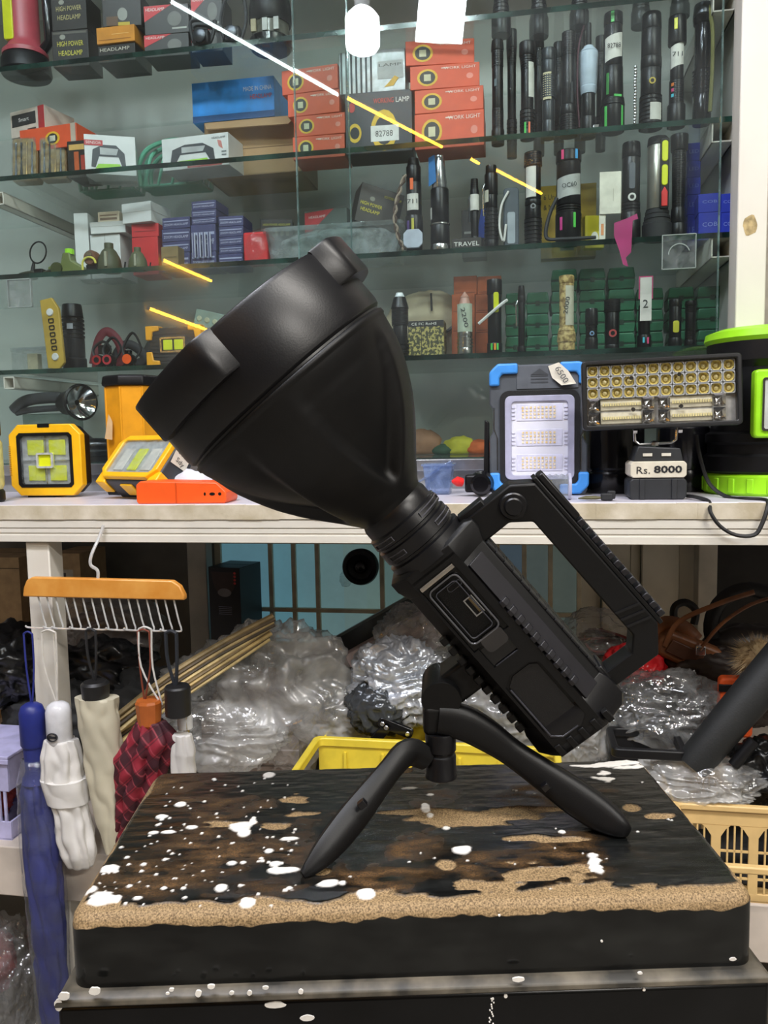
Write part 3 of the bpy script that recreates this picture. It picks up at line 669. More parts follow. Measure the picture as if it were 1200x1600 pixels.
for px, py, d in ((566, 1256, D1-.052), (852, 1229, D1-.02)):
    child(MB(kp, Matrix.Translation(unp(px, py, d))).box(-5, 5, -6, 6, -6, 6, m=Matrix.Rotation(.9, 4, 'Y')).build('leg_notch', BLACKG, None, bevel=kp))

# ================================================================ shared builders for goods
def settle(t, z):
    """shift a thing so that its lowest point rests at height z"""
    bpy.context.view_layer.update(); lo = 1e9; st_ = [t]
    while st_:
        o = st_.pop(); st_ += list(o.children)
        if o.type == 'MESH': lo = min(lo, min((o.matrix_world @ v.co).z for v in o.data.vertices))
    t.location.z += z-lo; return t
def printed(t, ops, w, h, y=-.0004, x0=None, z0=0., name='printed_design'):
    """flat print on the front face (normalised face coordinates)"""
    x0 = -w/2 if x0 is None else x0; mats = []; mb = MB(); n = 0
    for op in ops:
        if op[0] == 't':
            _, cx, cz, hg, wd, s, c = op; text(s, hg*h, C(c, .6), t, (x0+cx*w, y-.0004, z0+cz*h), width=wd*w); continue
        m = C(op[-1], .5)
        if m not in mats: mats.append(m)
        i = mats.index(m); n += 1; yy = y-.00004*n
        if op[0] == 'r': mb.quad(x0+op[1]*w, x0+op[3]*w, z0+op[2]*h, z0+op[4]*h, yy, i)
        elif op[0] == 'e': mb.flat([(x0+a*w, z0+b*h) for a, b in ell(op[1], op[2], op[3], op[4])], yy, i)
        elif op[0] == 'p': mb.flat([(x0+a*w, z0+b*h) for a, b in op[1]], yy, i)
    if n: mb.build(name, mats, t)
def carton(name, label, x0, x1, top, z0, v, dp, m, ops=(), rz=0., group=None, bot=None, cat='box', lid=None, rx=0.):
    P = at((x0+x1)/2, z0, v); K = kk(P); w = (x1-x0)*K; h = ((bot if bot else proj(P)[1])-top)*K
    t = thing(name, label, cat, P, YAW+math.radians(rz), group)
    MB().box(-w/2, w/2, 0, dp, 0, h).build('carton' if cat == 'box' else 'body', m, t, bevel=.0008)
    if lid:
        MB().box(-w/2-.0006, w/2+.0006, -.0006, dp+.0006, h*(1-lid), h+.0006).build('lid', m, t, bevel=.0006)
    else:
        fl = MB().box(-w/2+.001, w/2-.001, dp*.5-.0006, dp*.5+.0006, h, h+.0003); fl.build('flap_seam', C('#3a3632', .7), t)
    printed(t, ops, w, h, y=-.0004 if not lid else -.0011)
    if rx: t.rotation_euler = (0, math.radians(rx), YAW+math.radians(rz)); settle(t, z0)
    return z0+h
def ringp(mb, outer, inner, y0, y1):
    n = len(outer); vs_ = [(p[0], y, p[1]) for y in (y0, y1) for q in (outer, inner) for p in q]; fs_ = []
    for i in range(n):
        j = (i+1) % n; fs_ += [(i, j, n+j, n+i), (2*n+i, 3*n+i, 3*n+j, 2*n+j), (i, 2*n+i, 2*n+j, j), (n+i, n+j, 3*n+j, 3*n+i)]
    return mb.add(vs_, fs_)
def octo(x0, x1, z0, z1, c): return [(x0+c, z0), (x1-c, z0), (x1, z0+c), (x1, z1-c), (x1-c, z1), (x0+c, z1), (x0, z1-c), (x0, z0+c)]
def crumple(mb, rx, ry, rz_, seed, amp=.25, f=1.6, sub=4, flat=.0, ridge=True, c=(0, 0, 0)):
    """a crumpled sack: a ball with long creases and folds"""
    bm = bmesh.new(); bmesh.ops.create_icosphere(bm, subdivisions=sub, radius=1); s = Vector((seed*3.1, seed*1.7, seed*.9)); vs_ = []
    for v in bm.verts:
        p = v.co.normalized(); n = noise.fractal(p*f+s, .9, 2, 2); w_ = p+.35*noise.noise_vector(p*1.3+s); st2 = Vector((w_.x*1.0, w_.y*1.0, w_.z*2.6)); r1 = 1-abs(noise.noise(st2*f*1.1+s))*2.6; st3 = Vector((w_.x*3.2, w_.y*3.2, w_.z*1.2)); r2_ = 1-abs(noise.noise(st3*f*1.5+s*2))*2.6
        d = 1+amp*(.7*n+(.5*r1+.25*r2_ if ridge else 0)); q = Vector((p.x*rx*d, p.y*ry*d, p.z*rz_*d))
        if q.z < -rz_*(1-flat): q.z = -rz_*(1-flat)+.1*(q.z+rz_*(1-flat))
        vs_.append((q.x+c[0], q.y+c[1], q.z+c[2]))
    fs_ = [tuple(v.index for v in f_.verts) for f_ in bm.faces]; bm.free(); return mb.add(vs_, fs_)
def spot(px, z, v):
    P = at(px, z, v); return P, kk(P), proj(P)[1]
SILV = mat('silver_reflector', '#c9cccd', .3, metal=.35, var=.15, vs=120)
DGREY = mat('dark_grey_plastic', '#33363b', .5, var=.1, bump=.06, bs=900)
LENSW = mat('frosted_lens', '#dfe0ee', .25, var=.03)
TAG = mat('masking_tape', '#d5d0c2', .75, var=.06, vs=60)

# ---- square yellow work light, upright
P, K, by = spot(74, ZC, .15)
t = thing('work_light', 'square yellow-framed work light standing upright with five yellow panels in a cross', 'work light', P)
ringp(MB(K), octo(-61, 61, 3, 114, 16), octo(-45, 45, 18, 99, 5), 0, 14).build('frame', YEL, t, bevel=1.5*K)
MB(K).prism(octo(-58, 58, 6, 111, 15), 14, 34).build('housing', BLACK, t, bevel=2*K)
ringp(MB(K), octo(-47, 47, 16, 101, 5), octo(-42, 42, 21, 96, 3), -1, 8).build('bezel', BLACK, t)
MB(K).box(-43, 43, 6, 8, 20, 97).build('reflector', SILV, t)
for cx, cz in ((-18, 78), (19, 78), (-18, 38), (19, 38), (0, 58)):
    o = MB(K).box(cx-14, cx+14, 3.5, 5.5, cz-12, cz+12).build('led_panel', LEDY, t, bevel=K)
    if cx == 0: ringp(MB(K), octo(-14, 14, 46, 70, 2), octo(-11, 11, 49, 67, 1), 0, 3).build('panel_rim', SILV, o); o.location.y = -2.5*K
for a in ((-43, 43, 57, 58.5), (-1, 1, 20, 97)): MB(K).box(a[0], a[1], 3, 6, a[2], a[3]).build('rib', CHROME, t)
MB(K).box(-42, 42, 1, 2, 21, 96).build('clear_cover', CLEAR, t)
MB(K).box(-10, 10, -.5, 16, 109, 115).build('top_notch', BLACK, t)
MB(K).box(-36, 8, 4, 40, 0, 3).build('foot', BLACK, t)
gr = MB(K)
for i in range(14): gr.box(-61.6, -58, -.8, 2, 35+i*3.4, 36.6+i*3.4)
gr.build('grip_lines', mat('dark_yellow', '#b98508', .5), t)

# ---- its twin tipped on its back
P, K, by = spot(192, ZC, .075)
t = thing('work_light', 'yellow and black work light tipped on its back, with a paper price tag', 'work light', P)
MB(K).prism(octo(-68, 68, 0, 92, 18), 8, 52).build('housing', DGREY, t, bevel=4*K, seg=3)
ringp(MB(K), octo(-66, 66, 4, 90, 16), octo(-55, 55, 14, 80, 4), 0, 9).build('frame', YEL, t, bevel=1.5*K)
MB(K).box(-56, 56, 5, 8, 13, 81).build('reflector', SILV, t)
for cx, m in ((-31, mat('led_white', '#d9d6cc', .4)), (2, LEDY), (34, mat('led_white'))): MB(K).box(cx-11, cx+11, 3, 5, 20, 64).build('led_panel', m, t, bevel=K)
MB(K).box(-55, 55, 1.5, 2.5, 14, 80).build('clear_cover', CLEAR, t)
for sx in (-1, 1): MB(K).prism([(sx*48, -3), (sx*71, -3), (sx*71, 20), (sx*56, 20)], 6, 34).build('corner_guard', YEL, t, bevel=2*K)
MB(K).prism([(-18, -3), (10, -3), (10, 4), (-18, 4)], 14, 40).build('latch', YEL, t, bevel=1.5*K)
tg = MB(K).prism([(71.5, 22), (71.5, 24), (71.5, 26)], 0, .1)
g = MB(K).add([(69.5, 12, 44), (69.5, 44, 50), (69.5, 40, 84), (69.5, 8, 72)], [(0, 1, 2, 3)]); g = g.build('price_tag', TAG, t)
text('5000', .012, C('#23262c', .7), t, (70.2*K, 27*K, 68*K), (PI/2, 0, PI/2), width=24*K); text('Sdy', .012, C('#23262c', .7), t, (70.2*K, 27*K, 55*K), (PI/2, 0, PI/2), width=18*K)
t.rotation_euler = (math.radians(-42), math.radians(0), YAW+math.radians(-24)); settle(t, ZC)

# ---- orange power bank
P, K, by = spot(283, ZC, .012)
t = thing('power_bank', 'flat orange power bank lying at the counter edge below the searchlight head', 'power bank', P, YAW+math.radians(3))
ORG = mat('orange_plastic', '#ef5a1c', .45, var=.05)
MB(K).prism([(-73, 4), (-70, 0), (70, 0), (73, 4), (73, 18), (58, 33), (-66, 36), (-73, 30)], 0, 60).build('case', ORG, t, bevel=2*K)
MB(K).box(-8, -6.5, -1.2, 0, 1, 33).build('case_ridge', mat('orange_dark', '#c94a14', .45), t)
for x, w in ((39, 1.6), (51, 4.5), (63, 2.6)): MB(K).prism(ell(x, 15, w, 2.4 if w > 2 else 2.6, 12), -.6, 2).build('port', BLACK, t)

# ---- yellow octagonal lantern behind
P, K, by = spot(216, ZC, .243)
t = thing('lantern', 'yellow octagonal lantern with black cap, half hidden behind the tipped work light', 'lantern', P)
h = by-590; YO = mat('lantern_yellow', '#d99414', .4, var=.08)
MB(K).lathe([(43, 14), (43, h-16)], 8).build('body', YO, t, bevel=1.5*K)
MB(K).lathe([(47, h-16), (48, h-12), (46, h-2), (40, h)], 8).build('cap', BLACK, t, bevel=1.5*K)
MB(K).lathe([(46, 0), (47, 4), (45, 14)], 8).build('base', BLACK, t, bevel=K)
for i in range(8): MB(K).lathe([(2.2, 16), (2.2, h-18)], 8, m=Matrix.Rotation(PI/4*i, 4, 'Z') @ Matrix.Translation((42, 0, 0))).build('rib', YO, t, smooth=True)
MB(K).add([(-28, -42.5, h-95), (-16, -42.5, h-97), (-14, -42.5, h-70), (-20, -42.5, h-58)], [(0, 1, 2, 3)]).build('paper_tag', mat('tan_tag', '#c9a87c', .7), t)

# ---- crumpled white cloth, lantern at the left edge
P, K, by = spot(302, ZC, .10)
t = thing('crumpled_cloth', 'crumpled white cloth behind the orange power bank', 'cloth', P)
crumple(MB(K), 30, 20, 24, 5, .3, 2, 3, .2).build('cloth', mat('white_cloth', '#d4d6de', .8), t, smooth=True, ang=80); settle(t, ZC)
P, K, by = spot(-18, ZC, .06)
t = thing('hand_lamp', 'pale yellow and black hand lamp cut off by the left picture edge', 'hand lamp', P)
MB(K).lathe([(22, 0), (25, 3), (25, 16), (22, 20)], 24).build('base', BLACK, t, smooth=True)
MB(K).lathe([(22, 20), (25, 28), (25, 92), (20, 100)], 24).build('lens', mat('lamp_lens', '#c6c07c', .2, var=.15, vs=80), t, smooth=True)
MB(K).lathe([(20, 100), (24, 104), (24, 125), (12, 130)], 24).build('cap', BLACK, t, smooth=True)

# ---- blue-cornered flood light with three rows of LEDs
P, K, by = spot(842, ZC, .135)
t = thing('flood_light', 'grey flood light with blue corner guards and three LED rows, tagged 6500', 'flood light', P)
BLU = mat('blue_guard', '#3f8fe0', .45, var=.06); MESHM = mat('black_mesh', '#131416', .6, bump=.8, bs=1500)
H = by-567
MB(K).prism([(-70, 0), (70, 0), (74, 8), (74, 78), (66, 92), (66, 130), (74, 146), (74, H-14), (66, H-4), (-66, H-4), (-76, H-14), (-76, H-64), (-71, H-72), (-71, 100), (-76, 90), (-76, 8)], 4, 40).build('housing', mat('slate_grey_plastic', '#4b5057', .5, bump=.06, bs=900), t, bevel=2.5*K)
hs = t
MB(K).prism(octo(-34, 72-12, H-42, H-6, 1), 2.6, 5).build('top_panel', mat('panel_grey', '#555a62', .5), t, bevel=.6*K)
em = MB(K)
for i, z in enumerate((H-33, H-28, H-23)): em.box(-12, 14, 2, 3, z, z+2)
em.prism([(-12, H-20), (14, H-20), (1, H-11)], 2, 3); em.build('arrow_emblem', mat('emblem_grey', '#3c4046', .5), t)
ringp(MB(K), rrect(-60, 62, 18, H-44, 14), rrect(-51, 53, 26, H-53, 9), 1, 6).build('mesh_border', MESHM, t)
ringp(MB(K), rrect(-52, 54, 25, H-52, 9), rrect(-42, 44, 32, H-61, 6), -1, 6).build('lens_rim', mat('rim_lilac', '#a9aac2', .3), t, bevel=K)
MB(K).prism(rrect(-47, 49, 29, H-56, 6), 2, 5).build('lens_panel', LENSW, t)
for r in range(3):
    zc = H-78-r*39
    MB(K).box(-34, 36, 1.0, 2.2, zc-13, zc+13).build('led_tray', mat('tray_lilac', '#d5d6ec', .3), t, bevel=K)
    led = MB(K)
    for i in range(9):
        for j in range(4): led.box(-26+i*6, -22.6+i*6, .2, 1.2, zc-9+j*5, zc-5.8+j*5)
    led.build('led_array', mat('led_amber', '#d9b765', .3, c2='#f3efe2', vs=300), t)
    dd = MB(K)
    for sx in (-39, 41):
        for j in range(4): dd.box(sx-2.5, sx+2.5, .4, 1.4, zc-11+j*6, zc-8+j*6)
    dd.build('diode_row', mat('tray_lilac'), t)
def guard(sx, sz):
    x = 76*sx; z = H-2 if sz > 0 else 2; a = 16
    pts = [(x-sx*44, z), (x-sx*13, z), (x-sx*3, z-sz*10), (x, z-sz*14), (x, z-sz*34), (x-sx*a, z-sz*34), (x-sx*a, z-sz*22), (x-sx*20, z-sz*a), (x-sx*44, z-sz*a)]
    MB(K).prism(pts, -2, 42).build('corner_guard', BLU, t, bevel=3*K, seg=3)
guard(-1, 1); guard(1, 1); guard(1, -1); guard(-1, -1)
MB(K).prism([(-86, 36), (-77, 30), (-77, 116), (-84, 120)], 10, 26).build('side_handle', BLACK, t, bevel=2*K)
for sx in (-1, 1): MB(K).tube([(sx*64, 3.5, 40), (sx*64, 3.5, 90), (sx*69, 3.5, 105), (sx*69, 3.5, H-70)], 1.2, 6).build('silver_trim', STEEL, t)
g = MB(K).add([(14, 1, H-8), (30, -2, H-3), (44, -3, H-16), (56, -4, H-36), (34, -4, H-38), (20, -1, H-26)], [(0, 1, 2, 3, 4, 5)]).build('price_tag', TAG, t)
text('6500', 13*K, C('#4b4d50', .7), t, (34*K, -5*K, (H-22)*K), (PI/2, math.radians(58), 0), width=27*K)
MB(K).box(-60, 60, 40, 62, 0, 6).build('stand_foot', BLACK, t)

# ---- LED light bar on a battery base
P, K, by = spot(1028, ZC, .045)
t = thing('light_bar', 'wide LED light bar with twelve columns of lamps on a battery base marked 8000', 'light bar', P)
BB = mat('battery_black', '#26282b', .5, bump=.1, bs=600)
MB(K).prism(octo(-43, 43, 0, 34, 5), 0, 70).build('battery', BB, t, bevel=2*K)
for x in (-28, 20): MB(K).box(x, x+8, -2.5, 2, 1, 33).build('battery_rib', BB, t, bevel=K)
MB(K).prism(octo(-42, 42, 34.5, 60, 4), -1.5, 66).build('paper_band', mat('tape_band', '#cfc8b6', .7, var=.08), t, bevel=K)
text('Rs.', 16*K, C('#1f2023', .7), t, (-23*K, -2.2*K, 46*K), width=20*K, bold=0); text('8000', 15*K, C('#15161a', .7), t, (14*K, -2.2*K, 47*K), width=42*K, bold=.03)
MB(K).prism([(-38, 60), (38, 60), (33, 80), (-30, 84)], 4, 60).build('adapter', BB, t, bevel=2*K)
for x in (-23, 5): MB(K).box(x, x+14, 2.4, 5, 68, 72.5).build('usb_port', mat('usb_white', '#cfcabd', .4), t)
MB(K).tube([(-34, 20, 112), (-33, 20, 92), (-26, 20, 86), (22, 20, 88), (29, 20, 93), (30, 20, 113)], 2.4, 8).build('yoke', STEEL, t, smooth=True)
MB(K).lathe([(7, 84), (7, 89), (3, 92)], 8, m=Matrix.Translation((-3, 20, 0))).build('yoke_bolt', STEEL, t)
for x in (-36, 32): MB(K).lathe([(5, 0), (5, 6)], 6, axis='x', m=Matrix.Translation((x, 20, 108))).build('pivot_bolt', STEEL, t)
hd_ = bpy.data.objects.new('lamp_head', None); col.objects.link(hd_); hd_.parent = t; hd_.location = (3*K, 0, 112*K); hd_.scale = (.93, 1, .96); hd_.rotation_euler = (math.radians(-4), math.radians(-1.2), math.radians(-1))
HB = mat('head_black', '#17181a', .4)
ringp(MB(K), rrect(-127, 127, 0, 113, 7), rrect(-119, 119, 7, 106, 3), -6, 12).build('frame', HB, hd_, bevel=2*K)
MB(K).box(-122, 122, 12, 42, 4, 109).build('heat_sink', HB, hd_, bevel=2*K)
MB(K).box(-119, 119, 8, 12, 7, 106).build('reflector', mat('lamp_chrome', '#cfcec9', .25, metal=.5, var=.2, vs=60), hd_)
AMB = mat('amber_cup', '#d6c67c', .25, metal=.4, var=.15, vs=90)
cellv = None
for r in range(3):
    for c in range(12):
        x, z = -108.5+c*19.7, 96-r*18.2
        if cellv is None:
            mb = MB(K); ringp(mb, rrect(-9.4, 9.4, -8.6, 8.6, 2), rrect(-8.2, 8.2, -7.6, 7.6, 4), -3, 3)
            mb.mi = [0]*len(mb.f); mb.lathe([(8.4, -2), (5.4, 3), (3.6, 4)], 12, axis='y', cap=False, mi=1); mb.lathe([(4.2, 4), (3.4, .5), (.01, -.6)], 10, axis='y', cap=False, mi=2)
            o = mb.build('led_cell', [SILV, AMB, mat('led_dome', '#a89b68', .15, coat=.5)], hd_, smooth=True); cellv = o
        else: o = cellv.copy(); col.objects.link(o)
        o.location = (x*K, 4*K, z*K)
for sx in (-1, 1):
    for r in range(2):
        zc = 41-r*22; x0 = -96 if sx < 0 else 16
        s_ = MB(K).prism([(6, zc-9), (4, zc), (6, zc+9), (8, zc+9), (8, zc-9)], x0, x0+66, 'x').build('strip_lens', mat('strip_lens', '#c9c3ad', .2, var=.1, vs=120), hd_)
        l_ = MB(K)
        for i in range(16): l_.box(x0+3+i*4, x0+5.6+i*4, 2.8, 4.2, zc-2.5, zc+2.5)
        l_.build('strip_leds', mat('strip_amber', '#d8cc95', .4), hd_)
        for xe in (x0-20, x0+67):
            f_ = MB(K); f_.add([(xe, 0, zc-10), (xe+19, 0, zc-10), (xe+19, 0, zc+10), (xe, 0, zc+10), (xe+6, 6, zc-3), (xe+13, 7, zc-4), (xe+12, 6, zc+5), (xe+7, 7, zc+2)], [(0, 1, 5, 4), (1, 2, 6, 5), (2, 3, 7, 6), (3, 0, 4, 7), (4, 5, 6, 7)]).build('facet_reflector', CHROME, hd_)
for x, z in ((-46, 82), (30, 84), (-44, 31), (32, 33)): MB(K).lathe([(4, -1), (3.5, -2.5), (.01, -2.5)], 12, axis='y', m=Matrix.Translation((x, 0, z))).build('screw', CHROME, hd_)
MB(K).box(-119, 119, -4, -3, 7, 106).build('clear_cover', glass('cover_glass', '#ffffff', .05, .02), hd_)
cp = [at(1074, ZC+.004, .06)] + [onv(x, y, v) for x, y, v in ((1088, 777, .03), (1108, 784, .01), (1110, 800, -.012), (1125, 822, -.015), (1150, 836, -.015), (1178, 836, -.015), (1190, 820, -.014), (1200, 790, -.008), (1195, 781, .02), (1165, 779, .04), (1135, 776, .07), (1108, 755, .09), (1094, 715, .1), (1088, 680, .1))]
cpi = interp([tuple(p) for p in cp], 4)
tag(MB().tube(cpi, .0028, 6).build('loose_cable', mat('cord_black', '#141416', .6), None, smooth=True), 'black cable looping over the counter edge beside the light bar', 'cable')

# ---- black drum lamps behind the light bar
for px, v, r, top, lb in ((958, .20, 46, 600, 'black ribbed drum lamp behind the left end of the light bar'), (1066, .22, 40, 610, 'black drum lamp behind the right end of the light bar')):
    P, K, by = spot(px, ZC, v); t = thing('drum_lamp', lb, 'lamp', P); h = by-top
    MB(K).lathe([(r*.96, 0), (r, 4), (r, 30), (r*.96, 33), (r*.96, 36), (r, 39), (r, h-60), (r*.94, h-56)], 32).build('base', BLACKG, t, smooth=True, ang=30)
    MB(K).lathe([(r*.94, h-56), (r*1.0, h-50), (r*1.0, h-12), (r*.9, h)], 32).build('head', BLACK, t, smooth=True, ang=30)
    MB(K).lathe([(r*1.02, h-34), (r*1.03, h-32), (r*1.02, h-30)], 32, cap=False).build('band', RUBBER, t, smooth=True)

# ---- lime and black lantern at the right
P, K, by = spot(1192, ZC, .17)
t = thing('camping_lantern', 'big black and lime green lantern at the right end of the counter', 'lantern', P)
LIME = mat('lime_plastic', '#9be01e', .4, var=.05); H = by-519
MB(K).lathe([(84, 0), (88, 4), (88, 28), (84, 32)], 40).build('base', LIME, t, smooth=True, ang=30)
for i in range(12): MB(K).box(86, 89.5, -5, 5, 4, 26, m=Matrix.Rotation(PI*(.95+i*.1), 4, 'Z')).build('base_rib', LIME, t, bevel=1.5*K)
MB(K).lathe([(84, 32), (88, 36), (88, 58), (82, 62), (82, 76), (86, 80), (86, 92), (78, 96)], 40).build('lower_ring', BLACK, t, smooth=True, ang=30)
MB(K).lathe([(78, 96), (78, H-60), (86, H-50), (86, H-22)], 40).build('body', BLACK, t, smooth=True, ang=30)
MB(K).lathe([(86, H-22), (90, H-16), (88, H-6), (70, H)], 40).build('cap', LIME, t, smooth=True, ang=30)
pn = MB(K).prism(rrect(-40, 46, 86, H-66, 6), -92, -70).build('lamp_panel', LIME, t, bevel=3*K)
MB(K).prism(rrect(-28, 34, 98, H-80, 4), -93.5, -90).build('lens', mat('ribbed_lens', '#b9bfba', .15, var=.08, vs=30), pn, bevel=K)
ringp(MB(K), rrect(-30, 36, 96, H-78, 4), rrect(-27, 33, 99, H-81, 3), -95, -91).build('lens_rim', CHROME, pn)

# ---- small things between
P, K, by = spot(918, ZC, .03)
t = thing('strap_plug', 'short olive strap ending in a small black plug before the light bar base', 'strap', P)
MB(K).tube([(-14, 0, 4), (-2, 1, 5), (12, 0, 5), (20, 0, 5)], [2, 5, 5, 3], 8, sq=.6).build('strap', mat('olive_strap', '#5a5638', .7), t, smooth=True)
MB(K).box(20, 38, -5, 6, 1, 12).box(30, 42, -3, 4, 3, 16).build('plug', RUBBER, t, bevel=2*K)
P, K, by = spot(868, ZC, .055)
t = thing('clear_cup', 'small ribbed clear plastic cup lying on its side before the flood light', 'cup', P)
pr = []
for i in range(9): pr += [(17 if i % 2 else 19.5, i*4.6)]
MB(K).lathe(pr, 28, axis='x', m=Matrix.Translation((-18, 0, 20))).build('cup', glass('frosted_clear', '#eef0f2', .1, .1, .25, 30), t, smooth=True, ang=25)
MB(K).lathe([(20, 0), (21, 1), (21, 4), (20, 5)], 28, axis='x', m=Matrix.Translation((19, 0, 20)), cap=False).build('rim', mat('rim_lilac'), t, smooth=True); settle(t, ZC)
P, K, by = spot(684, ZC, .16)
t = thing('plastic_tub', 'small clear bluish plastic tub with its lid open beside the searchlight neck', 'tub', P)
TUB = glass('tub_plastic', '#e4ecfa', .1, .05, .3, 40, hazec='#b9cbe8')
w0, w1, d0, h = 18, 23, 22, 46; mb = MB(K)
mb.loft([[(-a, 0, z), (a, 0, z), (a, d0*2, z), (-a, d0*2, z)] for a, z in ((w0, 0), (w1, h), (w1-1.5, h), (w0-1.5, 2))], True).build('tub', TUB, t, bevel=1.5*K)
ringp(MB(K, Matrix.Translation((0, 0, h*K)) @ Matrix.Rotation(PI/2, 4, 'X')), rrect(-26, 26, -46, 3, 4), rrect(-22, 22, -42, -1, 3), -1, 2).build('rim', TUB, t)
MB(K, Matrix.Translation((20*K, 44*K, 50*K)) @ Matrix.Rotation(math.radians(-32), 4, 'Y')).box(-58, 2, -44, 0, 0, 3).build('lid', TUB, t, bevel=K)
P, K, by = spot(746, ZC, .12)
t = thing('headlamp', 'black headlamp with a red tip lying left of the flood light', 'headlamp', P)
MB(K).lathe([(12, -20), (16, -16), (16, 2), (19, 6), (20, 12), (18, 14)], 24, axis='y', m=Matrix.Translation((6, 4, 20))).build('barrel', BLACKG, t, smooth=True)
MB(K).box(-20, 8, 4, 26, 6, 34).build('body', BLACK, t, bevel=4*K)
MB(K).tube([(-24, 6, 22), (-32, 2, 24), (-40, 0, 24)], [7, 8, 2], 12).build('red_tip', C('#d32222', .4), t, smooth=True); settle(t, ZC)

# ================================================================ goods on the glass shelves
def torch(px, top, w, sh, v, label, segs, ex=(), group=None, m=ANOD, rz=0, tilt=0, name='flashlight', z0=None):
    P = at(px, SH[sh] if z0 is None else z0, v); K = kk(P); H = proj(P)[1]-top; R = w/2
    t = thing(name, label, 'flashlight', P, YAW+math.radians(rz), group)
    z = 0
    def rad(zf):
        a = 0
        for f, r0, r1, kd, *_ in segs:
            if zf <= f+1e-6: return R*(r0+(r1-r0)*(zf-a)/(f-a))
            a = f
        return R*segs[-1][2]
    names = {0: 'head', len(segs)-1: 'tail_cap'} if segs[0][1] >= segs[-1][1] else {0: 'tail_cap', len(segs)-1: 'head'}
    a = 0
    for i, sg in enumerate(segs):
        f, r0, r1, kd = sg[:4]; mm = sg[4] if len(sg) > 4 else m
        z0_, z1_ = a*H, f*H; pr = []
        if kd in 'kf':
            n = max(3, int((z1_-z0_)/(3.2 if kd == 'k' else 5.5))); dp = .04 if kd == 'k' else .12
            for j in range(n):
                q = z0_+(z1_-z0_)*j/n; e = (z1_-z0_)/n; rr = R*(r0+(r1-r0)*j/n)
                pr += [(rr, q), (rr, q+e*.55), (rr*(1-dp), q+e*.6), (rr*(1-dp), q+e*.95)]
            pr.append((R*r1, z1_))
        else: pr = [(R*r0*.96, z0_), (R*r0, z0_+min(1.5, (z1_-z0_)*.2)), (R*r1, z1_-min(1.5, (z1_-z0_)*.2)), (R*r1*.95, z1_)]
        MB(K).lathe(pr, 20).build(names.get(i, 'barrel' if i == len(segs)//2 else 'collar'), mm, t, smooth=True, ang=28)
        a = f
    for x in ex:
        k = x[0]
        if k == 'lab':
            _, f0, f1, a0, a1, c = x[:6]; n = 8; vs_ = []
            for zf in (f0, f1):
                for j in range(n+1):
                    an = math.radians(-90+a0+(a1-a0)*j/n); rr = max(rad(f0), rad(f1))+.5; vs_.append((rr*math.cos(an), rr*math.sin(an), zf*H+(j-4)*(x[7] if len(x) > 7 else 0)))
            MB(K).add(vs_, [(j, j+1, n+2+j, n+1+j) for j in range(n)]).build('sticker', C(c, .7), t, smooth=True)
            if len(x) > 6 and x[6]: text(x[6], min(.011, (f1-f0)*H*K*.5), C('#25272b', .7), t, (0, -(max(rad(f0), rad(f1))+1.2)*K, (f0+f1)/2*H*K), (PI/2, math.radians(x[8] if len(x) > 8 else 0), 0), width=x[9]*K if len(x) > 9 else R*1.1*K)
        elif k == 'str':
            _, an, f0, f1, wd, c = x; rr = max(rad(f0), rad(f1)); T = Matrix.Rotation(math.radians(an), 4, 'Z')
            MB(K).box(-wd/2, wd/2, -rr-.8, -rr+2, f0*H, f1*H, m=T).build('colour_mark', C(c, .4), t, bevel=.3*K)
        elif k == 'btn':
            _, f, r, c = x; rr = rad(f); MB(K).lathe([(r, -rr-1.2), (r, -rr+2)], 16, axis='y', m=Matrix.Translation((0, 0, f*H))).build('button', C(c, .35), t, smooth=True)
            MB(K).lathe([(r*.55, -rr-1.6), (r*.55, -rr)], 12, axis='y', m=Matrix.Translation((0, 0, f*H))).build('button_core', BLACK, t)
        elif k == 'win':
            _, f0, f1, wd, c = x[:5]; rr = max(rad(f0), rad(f1)); dx = x[5] if len(x) > 5 else 0
            MB(K).prism(rrect(dx-wd/2, dx+wd/2, f0*H, f1*H, min(wd*.45, 3)), -rr-1.5, -rr*.5).build('light_strip', C(c, .3), t, bevel=.5*K)
        elif k == 'clip':
            s_ = x[1]; rr = R*.8; MB(K).tube([(s_*rr, -rr*.5, .78*H), (s_*(rr+3), -rr*.6, .72*H), (s_*(rr+2), -rr*.6, .4*H)], 1.5, 6).build('clip', STEEL if len(x) > 2 else GUN, t)
        elif k == 'cord':
            _, s_, c, th = x[:4]; pts = [(s_*R*.6, -R*.7, .96*H), (s_*R*1.25, -R*1.0, .75*H), (s_*R*1.35, -R*.9, .4*H), (s_*R*1.1, -R*.9, .08*H)]
            MB(K).tube(interp(pts, 5), th, 6).build('lanyard', C(c, .7), t, smooth=True)
        elif k == 'lens': MB(K).lathe([(R*x[2], -.6), (R*x[2]*.9, -1.2), (.01, -1.2)], 16, m=Matrix.Translation((0, 0, x[1]*H))).build('lens', C(x[3], .1), t)
    return t, H, K
UPR = [(.10, .9, .9, 's'), (.30, .95, .95, 'f'), (.72, .78, .78, 's'), (.86, .8, .95, 'k'), (1, 1, 1, 's')]
DNR = [(.20, 1, .95, 's'), (.30, .9, .75, 'f'), (.62, .72, .72, 'k'), (.80, .74, .74, 's'), (1, .82, .8, 'k')]
SLM = [(.15, 1, 1, 's'), (.35, .9, .9, 'k'), (.75, .85, .85, 's'), (.9, .9, .9, 'k'), (1, 1, .9, 's')]
GT = 'flashlights on the second glass shelf'; GT3 = 'flashlights on the third glass shelf'; GT4 = 'flashlights on the fourth glass shelf'

